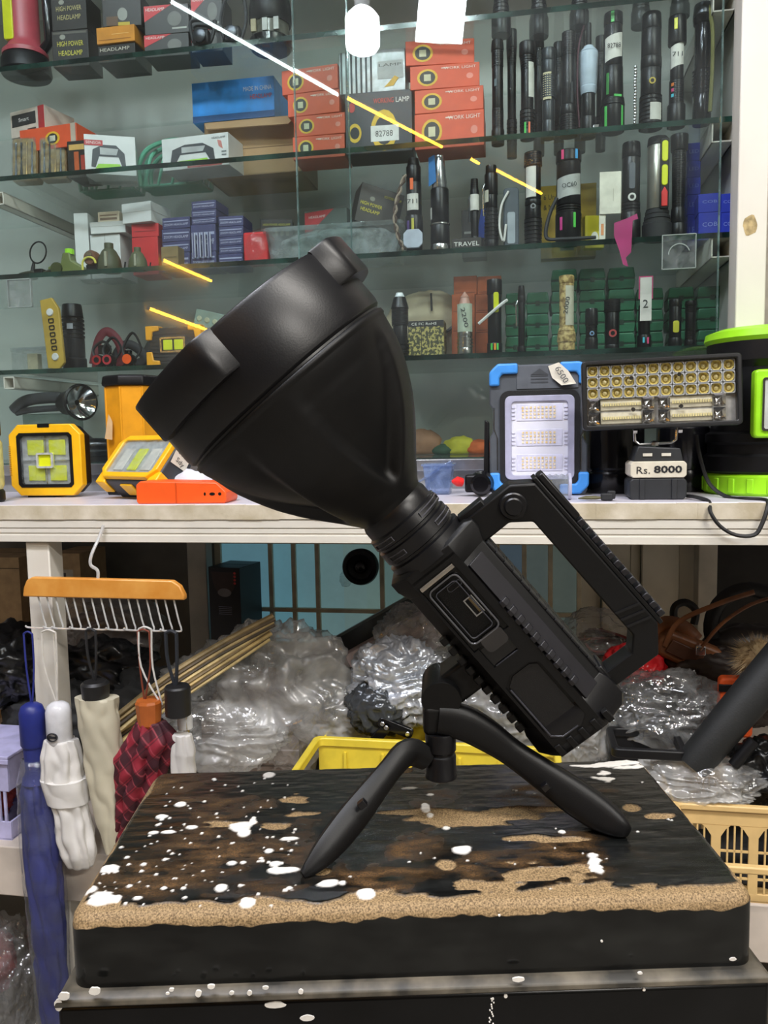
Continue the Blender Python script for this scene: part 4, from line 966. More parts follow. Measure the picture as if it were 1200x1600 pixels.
# ---------------------------------------------------------------- shelf 1 (top)
z = SH[1]
P = at(42, z, .385); K = kk(P); H = proj(P)[1]+22
t = thing('hand_lantern', 'pink and black hand lantern with a yellow light strip on the top shelf', 'lantern', P)
PINK = mat('dusty_pink', '#a8444f', .4, var=.08)
MB(K).lathe([(36, 0), (38, 4), (36, 22), (32, 28)], 28).build('base', BLACK, t, smooth=True, ang=30)
MB(K).lathe([(34, 28), (34, 34), (26, 42), (23, 52), (23, H)], 28).build('body', PINK, t, smooth=True, ang=30)
MB(K).prism(rrect(-19, -3, 46, H-4, 3), -25, -14).build('light_strip', mat('strip_glow', '#cfd21f', .3), t, bevel=K)
MB(K).tube([(16, 4, H-6), (38, 4, H-2), (40, 4, 50), (26, 4, 36)], 8, 10).build('handle', BLACKG, t, smooth=True)
HPH = lambda c: [('t', .5, .62, .2, .72, 'HIGH POWER', c), ('t', .5, .36, .2, .66, 'HEADLAMP', c), ('r', .04, .9, .96, .96, '#55524a'), ('e', .3, .82, .08, .07, '#8a8a80')]
DK = mat('dark_carton', '#25221f', .45, var=.15)
z1 = carton('headlamp_box', 'black headlamp box with pale lettering, lower of two beside the pink lantern', 82, 141, 50, z, .362, .06, DK, HPH('#cfc64a'), 4)
carton('headlamp_box', 'black headlamp box with pale lettering, upper of two beside the pink lantern', 80, 138, -4, z1+.0006, .362, .06, DK, HPH('#b7ab72'), 2)
z1 = carton('headlamp_box', 'flat black box under the small orange box on the top shelf', 152, 214, 70, z, .362, .07, DK, [('t', .45, .7, .28, .8, 'HEADLAMP', '#c9c4b4'), ('r', .02, .1, .3, .4, '#a36a2a')])
z2 = carton('orange_box', 'small flat orange box on the top shelf', 149, 213, 42, z1+.0006, .358, .07, mat('orange_card', '#c98424', .6), [('r', .05, .2, .9, .24, '#9c6213'), ('r', .4, .5, .85, .54, '#e3ad5e')])
carton('headlamp_box', 'black box with a silver lens picture resting on the small orange box', 160, 222, -8, z2+.0006, .362, .07, DK, [('e', .52, .36, .13, .2, '#8b8b84'), ('r', .4, .02, .7, .12, '#b7a11f'), ('t', .4, .85, .14, .7, 'HEADLAMP', '#b9b3a2'), ('r', .1, .02, .4, .3, '#5a3d1f')], 6)
REDT = [('p', [(0, .45), (0, 1), (.62, 1)], '#c2353a'), ('t', .25, .86, .16, .42, 'HEADLAMP', '#e9dcd8'), ('e', .68, .5, .16, .26, '#6c6c68'), ('r', .62, .14, .95, .2, '#a8a8a0')]
GRC = mat('charcoal_carton', '#3b3a39', .45, var=.12)
for x0, x1, lo, mid, nm in ((225, 297, 55, 10, 'left'), (299, 349, 48, -6, 'right')):
    z1 = carton('headlamp_box', 'red and charcoal headlamp box, lower of the %s pair on the top shelf' % nm, x0, x1, lo, z, .362, .06, GRC, REDT, 3)
    carton('headlamp_box', 'red and charcoal headlamp box, upper of the %s pair on the top shelf' % nm, x0, x1, mid, z1+.0006, .362, .06, GRC, REDT, 3)
for px, h_, lb in ((366, 80, 'hanging black headlamp strap beside the red headlamp boxes'), (318, 44, 'black clip lamp at the shelf edge before the red headlamp boxes')):
    P = at(px, z, .345); K = kk(P); t = thing('headlamp', lb, 'headlamp', P)
    MB(K).tube(interp([(-16, 0, 10), (-22, 4, 40), (-8, 6, h_), (14, 6, h_-6), (20, 2, 36), (12, 0, 8), (-4, 0, 4), (-16, 0, 10)], 5), 3, 6, sq=1).build('strap', RUBBER, t, smooth=True)
    MB(K).box(-13, 13, -12, 2, 0, 22).build('lamp_body', BLACK, t, bevel=3*K)
    MB(K).lathe([(9, 0), (10, -6), (8, -7)], 16, axis='y', m=Matrix.Translation((0, -11, 11))).build('lens', GUN, t, smooth=True)
P = at(424, z, .385); K = kk(P); H = proj(P)[1]+6
t = thing('camping_lantern', 'dark barrel lantern with ribbed collar on the top shelf', 'lantern', P)
MB(K).lathe([(30, 0), (33, 3), (33, 14), (31, 16)], 32).build('base', BLACKG, t, smooth=True, ang=30)
MB(K).lathe([(29, 16), (29, 36)], 32).build('light_tube', mat('dim_tube', '#5b5a50', .2, var=.3, vs=60), t, smooth=True)
MB(K).lathe([(31, 36), (33, 40), (33, 58), (28, H)], 32).build('head', BLACK, t, smooth=True, ang=30)
for i in range(3): MB(K).box(-22+i*18, -14+i*18, -31, -27, 17, 35).build('lamp_bar', C('#8a7d55' if i == 0 else '#9fa09a', .3), t)
for i, (px, c) in enumerate(((783, '#6fae9a'), (842, '#2c2f33'), (905, '#30343a'), (1001, '#a9c9c2'), (1062, '#20262b'))):
    torch(px, -34, 30, 1, .42+.02*(i % 2), ['flashlight with a pale green lens at the right of the top shelf', 'dark flashlight, third from the right on the top shelf', 'dark flashlight, second from the right among the grey-lensed ones on the top shelf', 'flashlight with a pale lens on the top shelf above the gold-ringed one', 'dark flashlight at the right end of the top shelf'][i], [(.3, 1, 1, 's'), (.5, .9, .8, 'f'), (1, .75, .75, 'k')], [('lens', .02, .8, c)], 'flashlights on the top glass shelf')

# ---------------------------------------------------------------- shelf 2
z = SH[2]
OR = mat('orange_carton', '#d8552f', .5, var=.07)
def tools(px0, px1, top, lb):
    P = at((px0+px1)/2, z, .375); K = kk(P); w = px1-px0; H = proj(P)[1]-top
    t = thing('tool_set', lb, 'tool set', P, YAW+math.radians(4)); t.rotation_euler.x = math.radians(-6)
    MB(K).prism(rrect(-w/2, w/2, 0, H, 4), 4, 22).build('case', mat('kit_brown', '#7a5a30', .5, var=.15), t, bevel=K)
    MB(K).prism(rrect(-w/2+2, w/2-2, 2, H-2, 4), 3, 4.2).build('insert', mat('kit_insert', '#b89a62', .6, c2='#8d6e3c', vs=90), t)
    for i in range(4):
        x = -w*.32+i*w*.21; m_ = [GUN, BLACK, mat('brass_tool', '#9a7a40', .4, metal=.4), GUN][i]
        MB(K).tube([(x, 2, 7), (x, 2, H*.5), (x, 2, H-8)], [2.2, 1.0, 1.6], 8).build('tool', m_, t, smooth=True)
    MB(K).prism(rrect(-w/2+1, w/2-1, 1, H-1, 4), 0, .6).build('clear_cover', CLEAR, t); settle(t, z)
tools(16, 58, 216, 'brown boxed tool set, left of two on the second shelf'); tools(60, 103, 215, 'brown boxed tool set, right of two on the second shelf')
zz = carton('battery_box', 'small black and orange box right of the tool sets', 106, 138, 222, z, .375, .06, DK, [('r', .35, .1, .6, .7, '#b5562a'), ('r', .7, .2, .95, .6, '#a33a2a'), ('r', .1, .75, .9, .9, '#c9a25a')])
zz = z+.062
carton('work_lamp_box', 'long orange work lamp box on top of the tool sets', 24, 128, 188, zz, .385, .09, OR, [('e', .58, .45, .13, .3, '#e0b02a'), ('e', .58, .45, .09, .22, '#2c2a26'), ('r', .53, .33, .63, .57, '#c9c5b0'), ('r', .9, 0, .985, 1, '#b9a99a')], -6, bot=222)
P = at(52, zz+.052, .39)
carton('gift_box', 'pale box with a red end lying tilted on the orange work lamp box', 8, 80, 152, zz+.036, .40, .08, mat('pale_pink_card', '#cbbcb0', .6), [('r', .05, .4, .75, .85, '#2b2a2b'), ('r', .82, 0, 1, 1, '#a8282c'), ('t', .4, .62, .2, .3, 'Smart', '#d8d5d0'), ('r', .5, .05, .75, .25, '#4a3330')], -14, bot=192)
MINT = mat('mint_plastic', '#5fa98c', .4, var=.08)
for px, lb, s_ in ((168, 'mint green plastic basket behind the tilted white headlamp box', 1), (268, 'mint green plastic basket with curved handles in the middle of the second shelf', 1.15)):
    P = at(px, z, .47); K = kk(P)*s_; t = thing('mint_basket', lb, 'basket', P)
    for yy in (0, 18, 36): MB(K).tube(interp([(-44, yy, 2), (-46, yy, 30), (-30, yy, 52), (8, yy, 60), (38, yy, 48), (44, yy, 20), (42, yy, 2)], 5), 3.2, 8).build('hoop', MINT, t, smooth=True)
    for x in (-38, -18, 2, 22): MB(K).tube(interp([(x, -3, 2), (x+6, -4, 20), (x+10, 0, 40), (x+14, 10, 52)], 4), 2.2, 6).build('rib', MINT, t, smooth=True)
    MB(K).box(-44, 44, -3, 40, 0, 4).build('tray', MINT, t, bevel=2*K)
WCART = mat('white_carton', '#d3d5d4', .45, var=.05)
HL = [('p', [(.12, .18), (.16, .62), (.35, .75), (.62, .75), (.78, .55), (.8, .22), (.72, .22), (.66, .45), (.28, .45), (.2, .16)], '#3a3f44'), ('p', [(.3, .5), (.62, .5), (.66, .66), (.3, .68)], '#a9acac'), ('p', [(.2, .14), (.72, .14), (.68, .28), (.26, .26)], '#93c73d')]
carton('headlamp_box', 'white headlamp box with a green lamp picture, turned aside on the second shelf', 136, 212, 214, z, .375, .07, WCART, HL+[('r', .0, .72, .36, .86, '#b5373a'), ('t', .18, .79, .1, .3, 'SENSOR', '#ead6d2')], 24)
carton('headlamp_box', 'white headlamp box with a green lamp picture, facing front on the second shelf', 249, 362, 214, z, .375, .07, WCART, HL+[('t', .86, .86, .09, .2, 'HEADLAMP', '#3c3f44'), ('p', [(.86, .6), (.92, .5), (.9, .75), (.84, .8)], '#c9847c'), ('r', .38, .02, .9, .14, '#b23a3d'), ('t', .64, .08, .08, .46, 'HEADLAMP WITH SENSOR', '#f0e3df'), ('r', .9, .3, .97, .34, '#6f7478'), ('r', .9, .4, .97, .44, '#6f7478')], -4)
# open cardboard box with the blue box on top
P = at(396, z, .44); K = kk(P); t = thing('cardboard_box', 'open brown cardboard box under the blue carton', 'box', P)
KR = mat('kraft_card', '#ab8a63', .85, var=.07, vs=25)
mb = MB(K); mb.box(-78, 78, 0, 3, 0, 84).box(-78, 78, 97, 100, 0, 84).box(-78, -75, 0, 100, 0, 84).box(75, 78, 0, 100, 0, 84).box(-78, 78, 0, 100, 0, 2); mb.build('carton', KR, t)
MB(K).add([(-78, 1, 84), (72, 1, 84), (66, -26, 62), (-66, -22, 66), (-78, 3, 84), (72, 3, 84), (66, -24, 61), (-66, -20, 65)], [(0, 1, 2, 3), (4, 5, 6, 7), (0, 1, 5, 4), (1, 2, 6, 5), (2, 3, 7, 6), (3, 0, 4, 7)]).build('flap', KR, t)
MB(K).box(-78, 78, -.4, 0, 40, 41).build('seam', C('#7d6242', .8), t)
carton('blue_carton', 'bright blue carton with white lettering on the open cardboard box', 298, 432, 127, z+85*K, .44, .10, mat('blue_carton', '#1f8fe8', .45), [('t', .8, .72, .16, .34, 'MADE IN CHINA', '#dfe9f2'), ('t', .84, .52, .16, .26, 'HEADLAMP', '#c94a4a'), ('r', 0, 0, 1, .16, '#12508c')])
WL = [('e', .25, .48, .15, .36, '#e3b52c'), ('e', .25, .48, .115, .28, '#32302c'), ('r', .2, .34, .3, .62, '#cfc9a6'), ('t', .72, .82, .16, .46, 'WORK LIGHT', '#f3ddd0'), ('e', .86, .45, .05, .12, '#e58a78'), ('r', .45, .82, .55, .86, '#f1d2c4')]
zz = z
lx = [(457, 540), (458, 541), (448, 532), (438, 530)]; lt = [213, 180, 145, 107]
for i in range(4): zz = carton('work_light_box', 'orange work light box, %s in the left stack' % ['bottom', 'second from the bottom', 'third from the bottom', 'topmost'][i], lx[i][0], lx[i][1], lt[i], zz, .375, .07, OR, WL, 1-2*i, 'orange work light boxes')+.0006
zz = z
lx = [(648, 756), (648, 755), (641, 749), (634, 741)]; lt = [177, 139, 102, 64]
for i in range(4): zz = carton('work_light_box', 'orange work light box, %s in the right stack' % ['bottom', 'second from the bottom', 'third from the bottom', 'topmost'][i], lx[i][0], lx[i][1], lt[i], zz, .375, .07, OR, WL, [0, 1, 3, 6][i], 'orange work light boxes')+.0006
zz = carton('working_lamp_box', 'dark working lamp box with yellow arc picture and a barcode sticker', 540, 645, 147, z, .372, .07, mat('navy_carton', '#26282f', .4, var=.1), [('e', .58, .36, .2, .34, '#d3ae28'), ('e', .58, .36, .14, .24, '#26282f'), ('e', .14, .34, .1, .16, '#d3ae28'), ('e', .14, .34, .07, .1, '#1c1d20'), ('r', .38, .18, .8, .44, '#d8d8d4'), ('t', .58, .3, .14, .26, '82788', '#3a3a3a'), ('t', .58, .84, .12, .3, 'WORKING', '#d2452f'), ('t', .86, .84, .12, .2, 'LAMP', '#e3e1dc'), ('e', .1, .76, .05, .08, '#b5322d')], 2)+.0006
carton('work_lamp_box', 'silver and black striped lamp box on the working lamp box', 530, 634, 82, zz, .375, .07, mat('silver_carton', '#8d8f90', .3, metal=.3, var=.2, vs=60), [('r', .02+i*.075, 0, .05+i*.075, 1, '#2e2f31') for i in range(7)]+[('r', .58, .3, .97, .72, '#a3a6a4'), ('p', [(.68, .1), (.82, .12), (.9, .3), (.84, .36), (.76, .22)], '#c79d2e'), ('t', .77, .62, .1, .34, 'LAMP', '#4a4b4c')], 2)
torch(778, 72, 20, 2, .385, 'slim black flashlight, first from the right orange stack on the second shelf', SLM, [('str', -20, .55, .62, 4, '#5a6a70')], GT)
torch(824, 75, 25, 2, .37, 'black flashlight with a paper strip and green and orange marks low down', UPR, [('lab', .42, .78, 10, 60, '#c9c8c0'), ('str', -16, .04, .16, 3, '#43c452'), ('str', 14, .04, .16, 3, '#e2663a')], GT)
torch(857, 84, 24, 2, .375, 'short dark flashlight with a torn cream sticker on the second shelf', [(.2, .8, .8, 's'), (.45, .78, .8, 's'), (.7, 1, 1, 'k'), (.86, .9, 1, 's'), (1, 1, .9, 's')], [('lab', .42, .72, -50, 20, '#cfc6a2')], GT, m=mat('grey_anod', '#34383c', .35, metal=.4))
torch(888, 60, 28, 2, .37, 'long black flashlight with white vertical lettering on the second shelf', [(.2, 1, 1, 'k'), (.3, .95, .9, 's'), (.78, .8, .75, 's'), (1, .75, .75, 'k')], [('lab', .3, .5, 12, 30, '#2a2c30')], GT)
t, H, K = torch(919, 46, 26, 2, .385, 'flashlight with a pale blue-white diffuser cone on the second shelf', [(.18, .9, .9, 's'), (.38, .8, .8, 's'), (.45, .9, 1, 's', mat('diffuser', '#b9c8d8', .35)), (.74, 1.0, 1.15, 's', mat('diffuser')), (.8, 1.1, .6, 's', mat('diffuser')), (1, .35, .3, 's')], [('cord', -1, '#4a2530', 1.5)], GT)
MB(K).box(6, 15, -17, -9, 2, 14).build('metal_tab', STEEL, t, bevel=K)
torch(957, 32, 36, 2, .368, 'large black flashlight with green marks and a white barcode label on the second shelf', [(.22, 1, 1, 's'), (.28, 1.02, .95, 'k'), (.55, .88, .84, 's'), (.9, .8, .76, 's'), (1, .8, .8, 's')], [('lab', .60, .80, -60, 58, '#cfcdc6', '82788', 1.0), ('str', -40, .02, .2, 4, '#4fc05a'), ('str', 45, .02, .2, 3, '#4fc05a'), ('str', 20, .27, .29, 12, '#4fc05a'), ('str', -10, .9, .99, 5, '#4fc05a'), ('str', -35, .3, .48, 4, '#3b8a44')], GT)
t, H, K = torch(1016, 32, 36, 2, .366, 'large plain black flashlight with a gold-ringed switch and chain on the second shelf', [(.28, 1, .95, 'f'), (.52, .86, .86, 's'), (.62, .88, .88, 's'), (.86, .84, .82, 's'), (1, .84, .8, 's')], [('btn', .39, 5, '#b9a23c'), ('lab', .05, .2, -10, 50, '#c6c4bd', '', 0)], GT)
for i in range(20): MB(K).lathe([(1.6, -2.2), (2.4, 0), (1.6, 2.2)], 8, m=Matrix.Translation((-24-.3*math.sin(i), -8, 4+i*4.6))).build('chain_bead', STEEL, t, smooth=True)
torch(1056, 36, 28, 2, .368, 'black flashlight with a yellow dot and a wrapped white label on the second shelf', [(.2, 1, 1, 's'), (.42, .8, .8, 'k'), (.75, .72, .72, 's'), (1, 1, .95, 's')], [('lab', .54, .74, -70, 60, '#d2d0c9', '711', .8), ('str', -18, .86, .96, 5, '#d5d32a'), ('str', -40, .36, .39, 4, '#e07a2a'), ('str', -40, .31, .34, 4, '#d0497a'), ('str', -40, .26, .29, 4, '#4ab9d0')], GT)
torch(1096, 18, 31, 2, .366, 'polished black flashlight with an olive lanyard at the right end of the second shelf', [(.25, .9, .9, 's'), (.45, .98, .98, 'f'), (.84, .8, .8, 's'), (.9, .95, 1, 's'), (1, 1, .9, 's', GUN)], [('cord', .55, '#7b7a45', 3)], GT, m=mat('polished_black', '#1d1e22', .15, metal=.6))
for i, px in enumerate((800, 842, 873, 906, 938)):
    torch(px, 58+9*(i % 3), 17, 2, .46, 'small dim flashlight in the back row of the second shelf, %s from the left' % ['first', 'second', 'third', 'fourth', 'fifth'][i], SLM if i % 2 else UPR, [], 'flashlights in the back row of the second shelf')

# ---------------------------------------------------------------- shelf 3
z = SH[3]
P = at(62, z, .40); K = kk(P); t = thing('wire_ring', 'thin black wire ring standing at the left of the third shelf', 'wire ring', P)
MB(K).tube([(14*math.cos(a), 3*math.sin(a), 40+17*math.sin(a)) for a in [2*PI*i/20 for i in range(20)]], 1.3, 6, closed=True).build('ring', BLACK, t); MB(K).tube([(-8, 0, 26), (-12, 0, 8), (-10, 0, 0)], [2, 4, 7], 8).build('foot', RUBBER, t); settle(t, z)
P = at(62, z, .37); K = kk(P); t = thing('webbing_strap', 'dark olive webbing strap lying at the left of the third shelf', 'strap', P)
MB(K).tube(interp([(-32, 0, 4), (-12, -2, 6), (8, 2, 5), (24, 0, 8), (34, 0, 4)], 4), 5, 8, sq=.7).build('strap', mat('dark_olive', '#2f3222', .7), t, smooth=True); MB(K).box(-6, 8, -6, 6, 0, 11).build('buckle', BLACK, t, bevel=K)
P = at(106, z, .375); K = kk(P); t = thing('clip_lamp', 'olive green clip lamp on the third shelf', 'clip lamp', P); OLV = mat('olive_plastic', '#66713a', .5, var=.12)
MB(K).prism([(-30, 0), (28, 0), (30, 10), (10, 22), (8, 34), (-4, 34), (-8, 18), (-30, 14)], -6, 12).build('body', OLV, t, bevel=2*K); MB(K).lathe([(7, 0), (7, 8)], 12, m=Matrix.Translation((4, 2, 32))).build('knob', mat('lime_plastic'), t)
MB(K).lathe([(9, -10), (10, -7), (6, -5)], 14, axis='y', m=Matrix.Translation((-14, 0, 10))).build('lens', mat('olive_dark', '#3d4424', .4), t)
carton('white_box', 'tall white box at the left of the white cartons on the third shelf', 120, 142, 336, z, .42, .05, WCART, [], 8)
z1 = carton('white_box', 'white carton under the flat white lid on the third shelf', 142, 192, 368, z, .42, .07, WCART, [('r', .49, 0, .51, 1, '#aaa8a4')], 0)
z1 = carton('white_box', 'flat wide white carton on the third shelf', 140, 198, 347, z1+.0004, .415, .08, WCART, [], 2, lid=.4)
carton('white_box', 'small cream label box on the flat white carton', 152, 188, 331, z1+.0004, .43, .05, mat('cream_carton', '#c5b69e', .6), [('r', .1, .3, .9, .5, '#7a6656'), ('r', .1, .65, .9, .75, '#8a7666')], 0)
RC_ = mat('red_carton', '#c22a2c', .45, var=.08)
z1 = carton('red_box', 'red box, lower of the two red boxes on the third shelf', 207, 250, 372, z, .41, .06, RC_, [('r', .1, .1, .9, .14, '#8d1b1e')])
z1 = carton('red_box', 'red box, upper of the two red boxes on the third shelf', 205, 249, 350, z1+.0004, .41, .06, RC_, [('r', .1, .4, .9, .46, '#8d1b1e')], 3)
carton('white_box', 'white carton resting on the red boxes', 188, 240, 318, z1+.0004, .40, .07, WCART, [], -8, lid=.45)
for px, lb, c in ((172, 'olive headlamp with hooded shape before the white cartons', '#4a4d38'), (216, 'smaller olive headlamp before the red boxes', '#565a3c')):
    P = at(px, z, .37); K = kk(P); t = thing('headlamp', lb, 'headlamp', P); s_ = 1 if px < 200 else .8
    MB(K*s_).lathe([(17, 0), (19, 6), (17, 20), (11, 32), (7, 36), (7, 44), (.01, 44)], 20).build('hood', mat('olive_hood_%s' % c[1:], c, .55), t, smooth=True)
    MB(K*s_).box(2, 6, -20, -15, 6, 28).build('trim_line', C('#9a9a86', .5), t); MB(K*s_).tube([(18, 0, 2), (26, -3, 4), (28, -3, 14)], 1.4, 6).build('cable', BLACK, t)
P = at(144, z, .362); K = kk(P); t = thing('headlamp', 'brown headlamp with a yellow ring on the third shelf', 'headlamp', P)
MB(K).lathe([(10, -6), (12, -2), (12, 8)], 18, axis='y', m=Matrix.Translation((0, 0, 22))).build('body', mat('brown_plastic', '#6d4a36', .5), t, smooth=True); MB(K).tube([(11*math.cos(a), -8, 12+10*math.sin(a)) for a in [PI*i/10 for i in range(11)]]+[(-11, -8, 2)], 1.8, 6).build('yellow_ring', mat('pale_yellow', '#d6cf5a', .5), t, smooth=True); MB(K).lathe([(5, -9), (5, -6)], 12, axis='y', m=Matrix.Translation((0, 0, 26))).build('lens', STEEL, t); MB(K).box(-9, 9, -2, 6, 0, 12).build('base', BLACK, t, bevel=K)
carton('tan_pouch', 'small tan pouch between the olive headlamp and the card boxes', 252, 280, 386, z, .37, .03, mat('tan_cloth', '#7d6b45', .8), [('r', .1, .5, .9, .55, '#5e4f30')], cat='pouch')
PUR = mat('indigo_carton', '#3d3f68', .45, var=.15)
def cards(x0, x1, tops, v, nm):
    zz = z
    for i, tp in enumerate(tops):
        zz = carton('card_box', 'indigo boxed lamp, %s of the %s stack on the third shelf' % (['bottom', 'second', 'third', 'fourth', 'fifth', 'sixth'][i], nm), x0, x1, tp, zz, v, .06, PUR, [('r', .05, .62, .95, .72, '#9aa0bd'), ('t', .5, .35, .3, .86, 'ZOOM HEADLAMP', '#b8bcd4')], rnd.uniform(-3, 3), 'indigo boxes on the third shelf')+.0004
cards(252, 299, [396, 378, 358, 340], .40, 'left'); cards(298, 339, [394, 352, 340, 328, 314], .385, 'tall middle'); cards(341, 381, [397, 384, 370, 354, 338], .385, 'right')
for i, x in enumerate((303, 311, 319, 327)): carton('card_box', 'upright silver-edged lamp card, %s from the left in the middle stack' % ['first', 'second', 'third', 'fourth'][i], x-2.5, x+3, 356, z+.02, .378, .004, C('#a9acc0', .4), [('r', .3, 0, .7, 1, '#43466e')], 0, 'lamp cards in the middle stack', bot=394)
P = at(400, z, .375); K = kk(P); t = thing('red_bag', 'red parcel wrapped in clear film left of the clear bin', 'parcel', P)
MB(K).box(-20, 20, 0, 40, 0, 46).build('parcel', RC_, t, bevel=3*K); crumple(MB(K), 25, 24, 28, 3, .12, 2, 3, 0, c=(0, 18, 24)).build('film', glass('film', '#ffffff', .08, .05, .06, 30, .6, 80), t, smooth=True, ang=80); settle(t, z)
# clear bin with foam and boxes
P = at(520, z, .37); K = kk(P); t = thing('clear_bin', 'wide clear plastic bin holding packing film on the third shelf', 'bin', P)
BIN = glass('bin_plastic', '#f2f4f2', .09, .06, .22, 25)
mb = MB(K); mb.loft([[(-a, -b, zz), (a, -b, zz), (a, 80+b, zz), (-a, 80+b, zz)] for a, b, zz in ((100, 0, 0), (108, 4, 54), (105, 2, 54), (97, -3, 3))], True); mb.build('bin', BIN, t, bevel=2*K)
ringp(MB(K, Matrix.Translation((0, 0, 52*K)) @ Matrix.Rotation(PI/2, 4, 'X')), rrect(-112, 112, -88, 8, 8), rrect(-106, 106, -82, 2, 6), -5, 0).build('rim', BIN, t)
t = thing('packing_film', 'crumpled cloudy packing film inside the clear bin', 'packing film', P+V*.03)
crumple(MB(K), 94, 26, 26, 8, .22, 2.4, 4, 0, c=(0, 10, 27)).build('film', glass('foam_film', '#eceee8', .1, .2, .5, 40, .6, 70), t, smooth=True, ang=80)
carton('headlamp_box', 'small black headlamp box with yellow lettering left of the clear bin', 408, 458, 318, z+.056, .44, .05, DK, [('t', .5, .75, .14, .85, 'HIGH POWER HEADLAMP', '#c9c45a')]+[('r', .1+i*.17, .25, .2+i*.17, .55, '#6a675c') for i in range(5)], 12, bot=352)
carton('headlamp_box', 'red-cornered headlamp box standing in the clear bin', 474, 545, 300, z+.05, .42, .05, mat('smoke_carton', '#4e5650', .5), [('p', [(0, .1), (0, .95), (.7, 1)], '#b73036'), ('t', .3, .78, .12, .4, 'HEADLAMP', '#e6d6d2')], -10, bot=345)
carton('headlamp_box', 'black headlamp box with yellow lettering leaning at the end of the clear bin', 552, 622, 284, z+.052, .40, .06, DK, [('t', .3, .5, .13, .5, 'HIGH POWER', '#d0c52e'), ('t', .3, .34, .13, .44, 'HEADLAMP', '#d0c52e'), ('t', .75, .8, .1, .4, 'HIGH POWER HEADLAMP', '#b7ad2a'), ('e', .3, .66, .06, .06, '#77776c')], 24, bot=344, rx=14)
t, H, K = torch(648, 254, 28, 3, .368, 'black flashlight with a white disc and orange mark beside the clear bin', [(.14, .9, .9, 's'), (.4, 1, 1, 's'), (.75, .86, .86, 's'), (.92, .82, .82, 's'), (1, .7, .6, 's')], [('lab', .45, .62, -50, 40, '#c9c7bf', '711', 0), ('str', -8, .66, .78, 5, '#d9622c'), ('str', -2, .22, .36, 4, '#b7b23a'), ('str', -34, .22, .34, 4, '#55407a')], GT3)
MB(K).prism(octo(-15, 15, 6, 34, 6), -19, -15).build('white_disc', C('#aeb6c4', .4), t, bevel=K)
pts = interp([(-12, -8, H*.82), (-22, -12, H*.62), (-28, -14, H*.4), (-24, -14, H*.2), (-14, -14, 6)], 8)
for s_ in (0, PI): MB(K).tube([(p[0]+2.2*math.cos(i*.9+s_), p[1], p[2]+2.2*math.sin(i*.9+s_)) for i, p in enumerate(pts)], 2, 6).build('braided_lanyard', C('#46362c' if s_ else '#8d7f70', .8), t)
t, H, K = torch(688, 250, 31, 3, .366, 'black flashlight with silver bands and a silver foil top on the third shelf', [(.08, 1, 1, 's', STEEL), (.28, .98, .95, 's'), (.30, 1, 1, 's', STEEL), (.66, .92, .92, 's'), (1, .8, .5, 's', mat('foil', '#b9bcc2', .2, metal=.9, var=.3, vs=120))], [('lab', .34, .46, -80, -50, '#c9c7bf')], GT3)
MB(K).add([(-16, -8, H*.68), (-4, -12, H*.72), (-6, -10, H), (-16, -6, H*.98)], [(0, 1, 2, 3)]).build('blue_card', C('#2c6ca8', .5), t)
torch(742, 284, 14, 3, .37, 'pen-slim flashlight with a white label on the third shelf', [(.2, .9, .9, 's'), (.55, .85, .85, 's'), (.85, 1, 1, 's'), (1, .9, .8, 'k')], [('lab', .56, .78, -70, 70, '#c9c7bf'), ('clip', -1)], GT3)
carton('travel_box', 'small black box lettered TRAVEL at the shelf front', 706, 752, 372, z, .36, .012, DK, [('t', .5, .5, .5, .86, 'TRAVEL', '#dedcd6')])
carton('blue_print_box', 'small dark box with a blue corner behind the pen-slim flashlight', 722, 760, 330, z, .42, .04, DK, [('p', [(.6, .4), (1, .4), (1, 1), (.8, 1)], '#2e52b5'), ('r', .1, .5, .5, .55, '#8a8a84')])
torch(768, 264, 24, 3, .37, 'ribbed black flashlight with a steel pocket clip on the third shelf', [(.12, .9, .9, 's'), (.5, .95, .85, 'f'), (.65, .8, .8, 's'), (.9, .86, .86, 's'), (1, .7, .7, 's')], [('clip', -1, 1), ('lab', .56, .7, -70, -20, '#b9b6a4')], GT3)
P = at(799, z, .368); K = kk(P); t = thing('flat_light', 'flat grey pocket light with a white lanyard on the third shelf', 'pocket light', P); H = proj(P)[1]-296
MB(K).prism(rrect(-12, 12, 0, H, 5), 0, 10).build('body', mat('slate_plastic', '#4c545c', .35), t, bevel=2*K); MB(K).prism(rrect(-6, 6, 8, H*.6, 3), -1, 1).build('light_strip', C('#9aa3ab', .3), t); MB(K).tube(interp([(-4, -2, H-6), (-15, -4, H*.7), (-18, -5, H*.35), (-12, -4, H*.12), (-8, -3, H*.4)], 5), 1.8, 6).build('lanyard', C('#d5d4cf', .7), t, smooth=True)
torch(833, 245, 28, 3, .367, 'black flashlight with a long white label and clip on the third shelf', [(.3, .95, 1, 'f'), (.44, .9, .86, 's'), (.5, .9, .9, 's'), (.86, .86, .86, 's'), (1, 1, .96, 'k')], [('lab', .52, .84, -60, 20, '#cdcbc4'), ('btn', .42, 4, '#8d8f93')], GT3)
t, H, K = torch(888, 243, 40, 3, .366, 'thick black flashlight with a torn wrapped label and pink, blue and green marks', [(.34, 1, 1, 's'), (.42, .96, .96, 'f'), (.7, .94, .92, 's'), (.88, .92, .92, 's'), (1, .98, .96, 's')], [('lab', .50, .72, -65, 65, '#a9aba8', 'OC60', .9, -6), ('str', -30, .89, .99, 4, '#e0487e'), ('str', 34, .89, .99, 4, '#4aa3e0'), ('str', -36, .14, .28, 4, '#d0408f'), ('str', 24, .16, .32, 4, '#4fc04a')], GT3)
MB(K).tube(interp([(-18, -10, H*.5), (-30, -14, H*.3), (-34, -16, 10), (-10, -22, 5), (20, -20, 5), (40, -16, 6)], 6), 3, 6).build('wrist_strap', RUBBER, t, smooth=True)
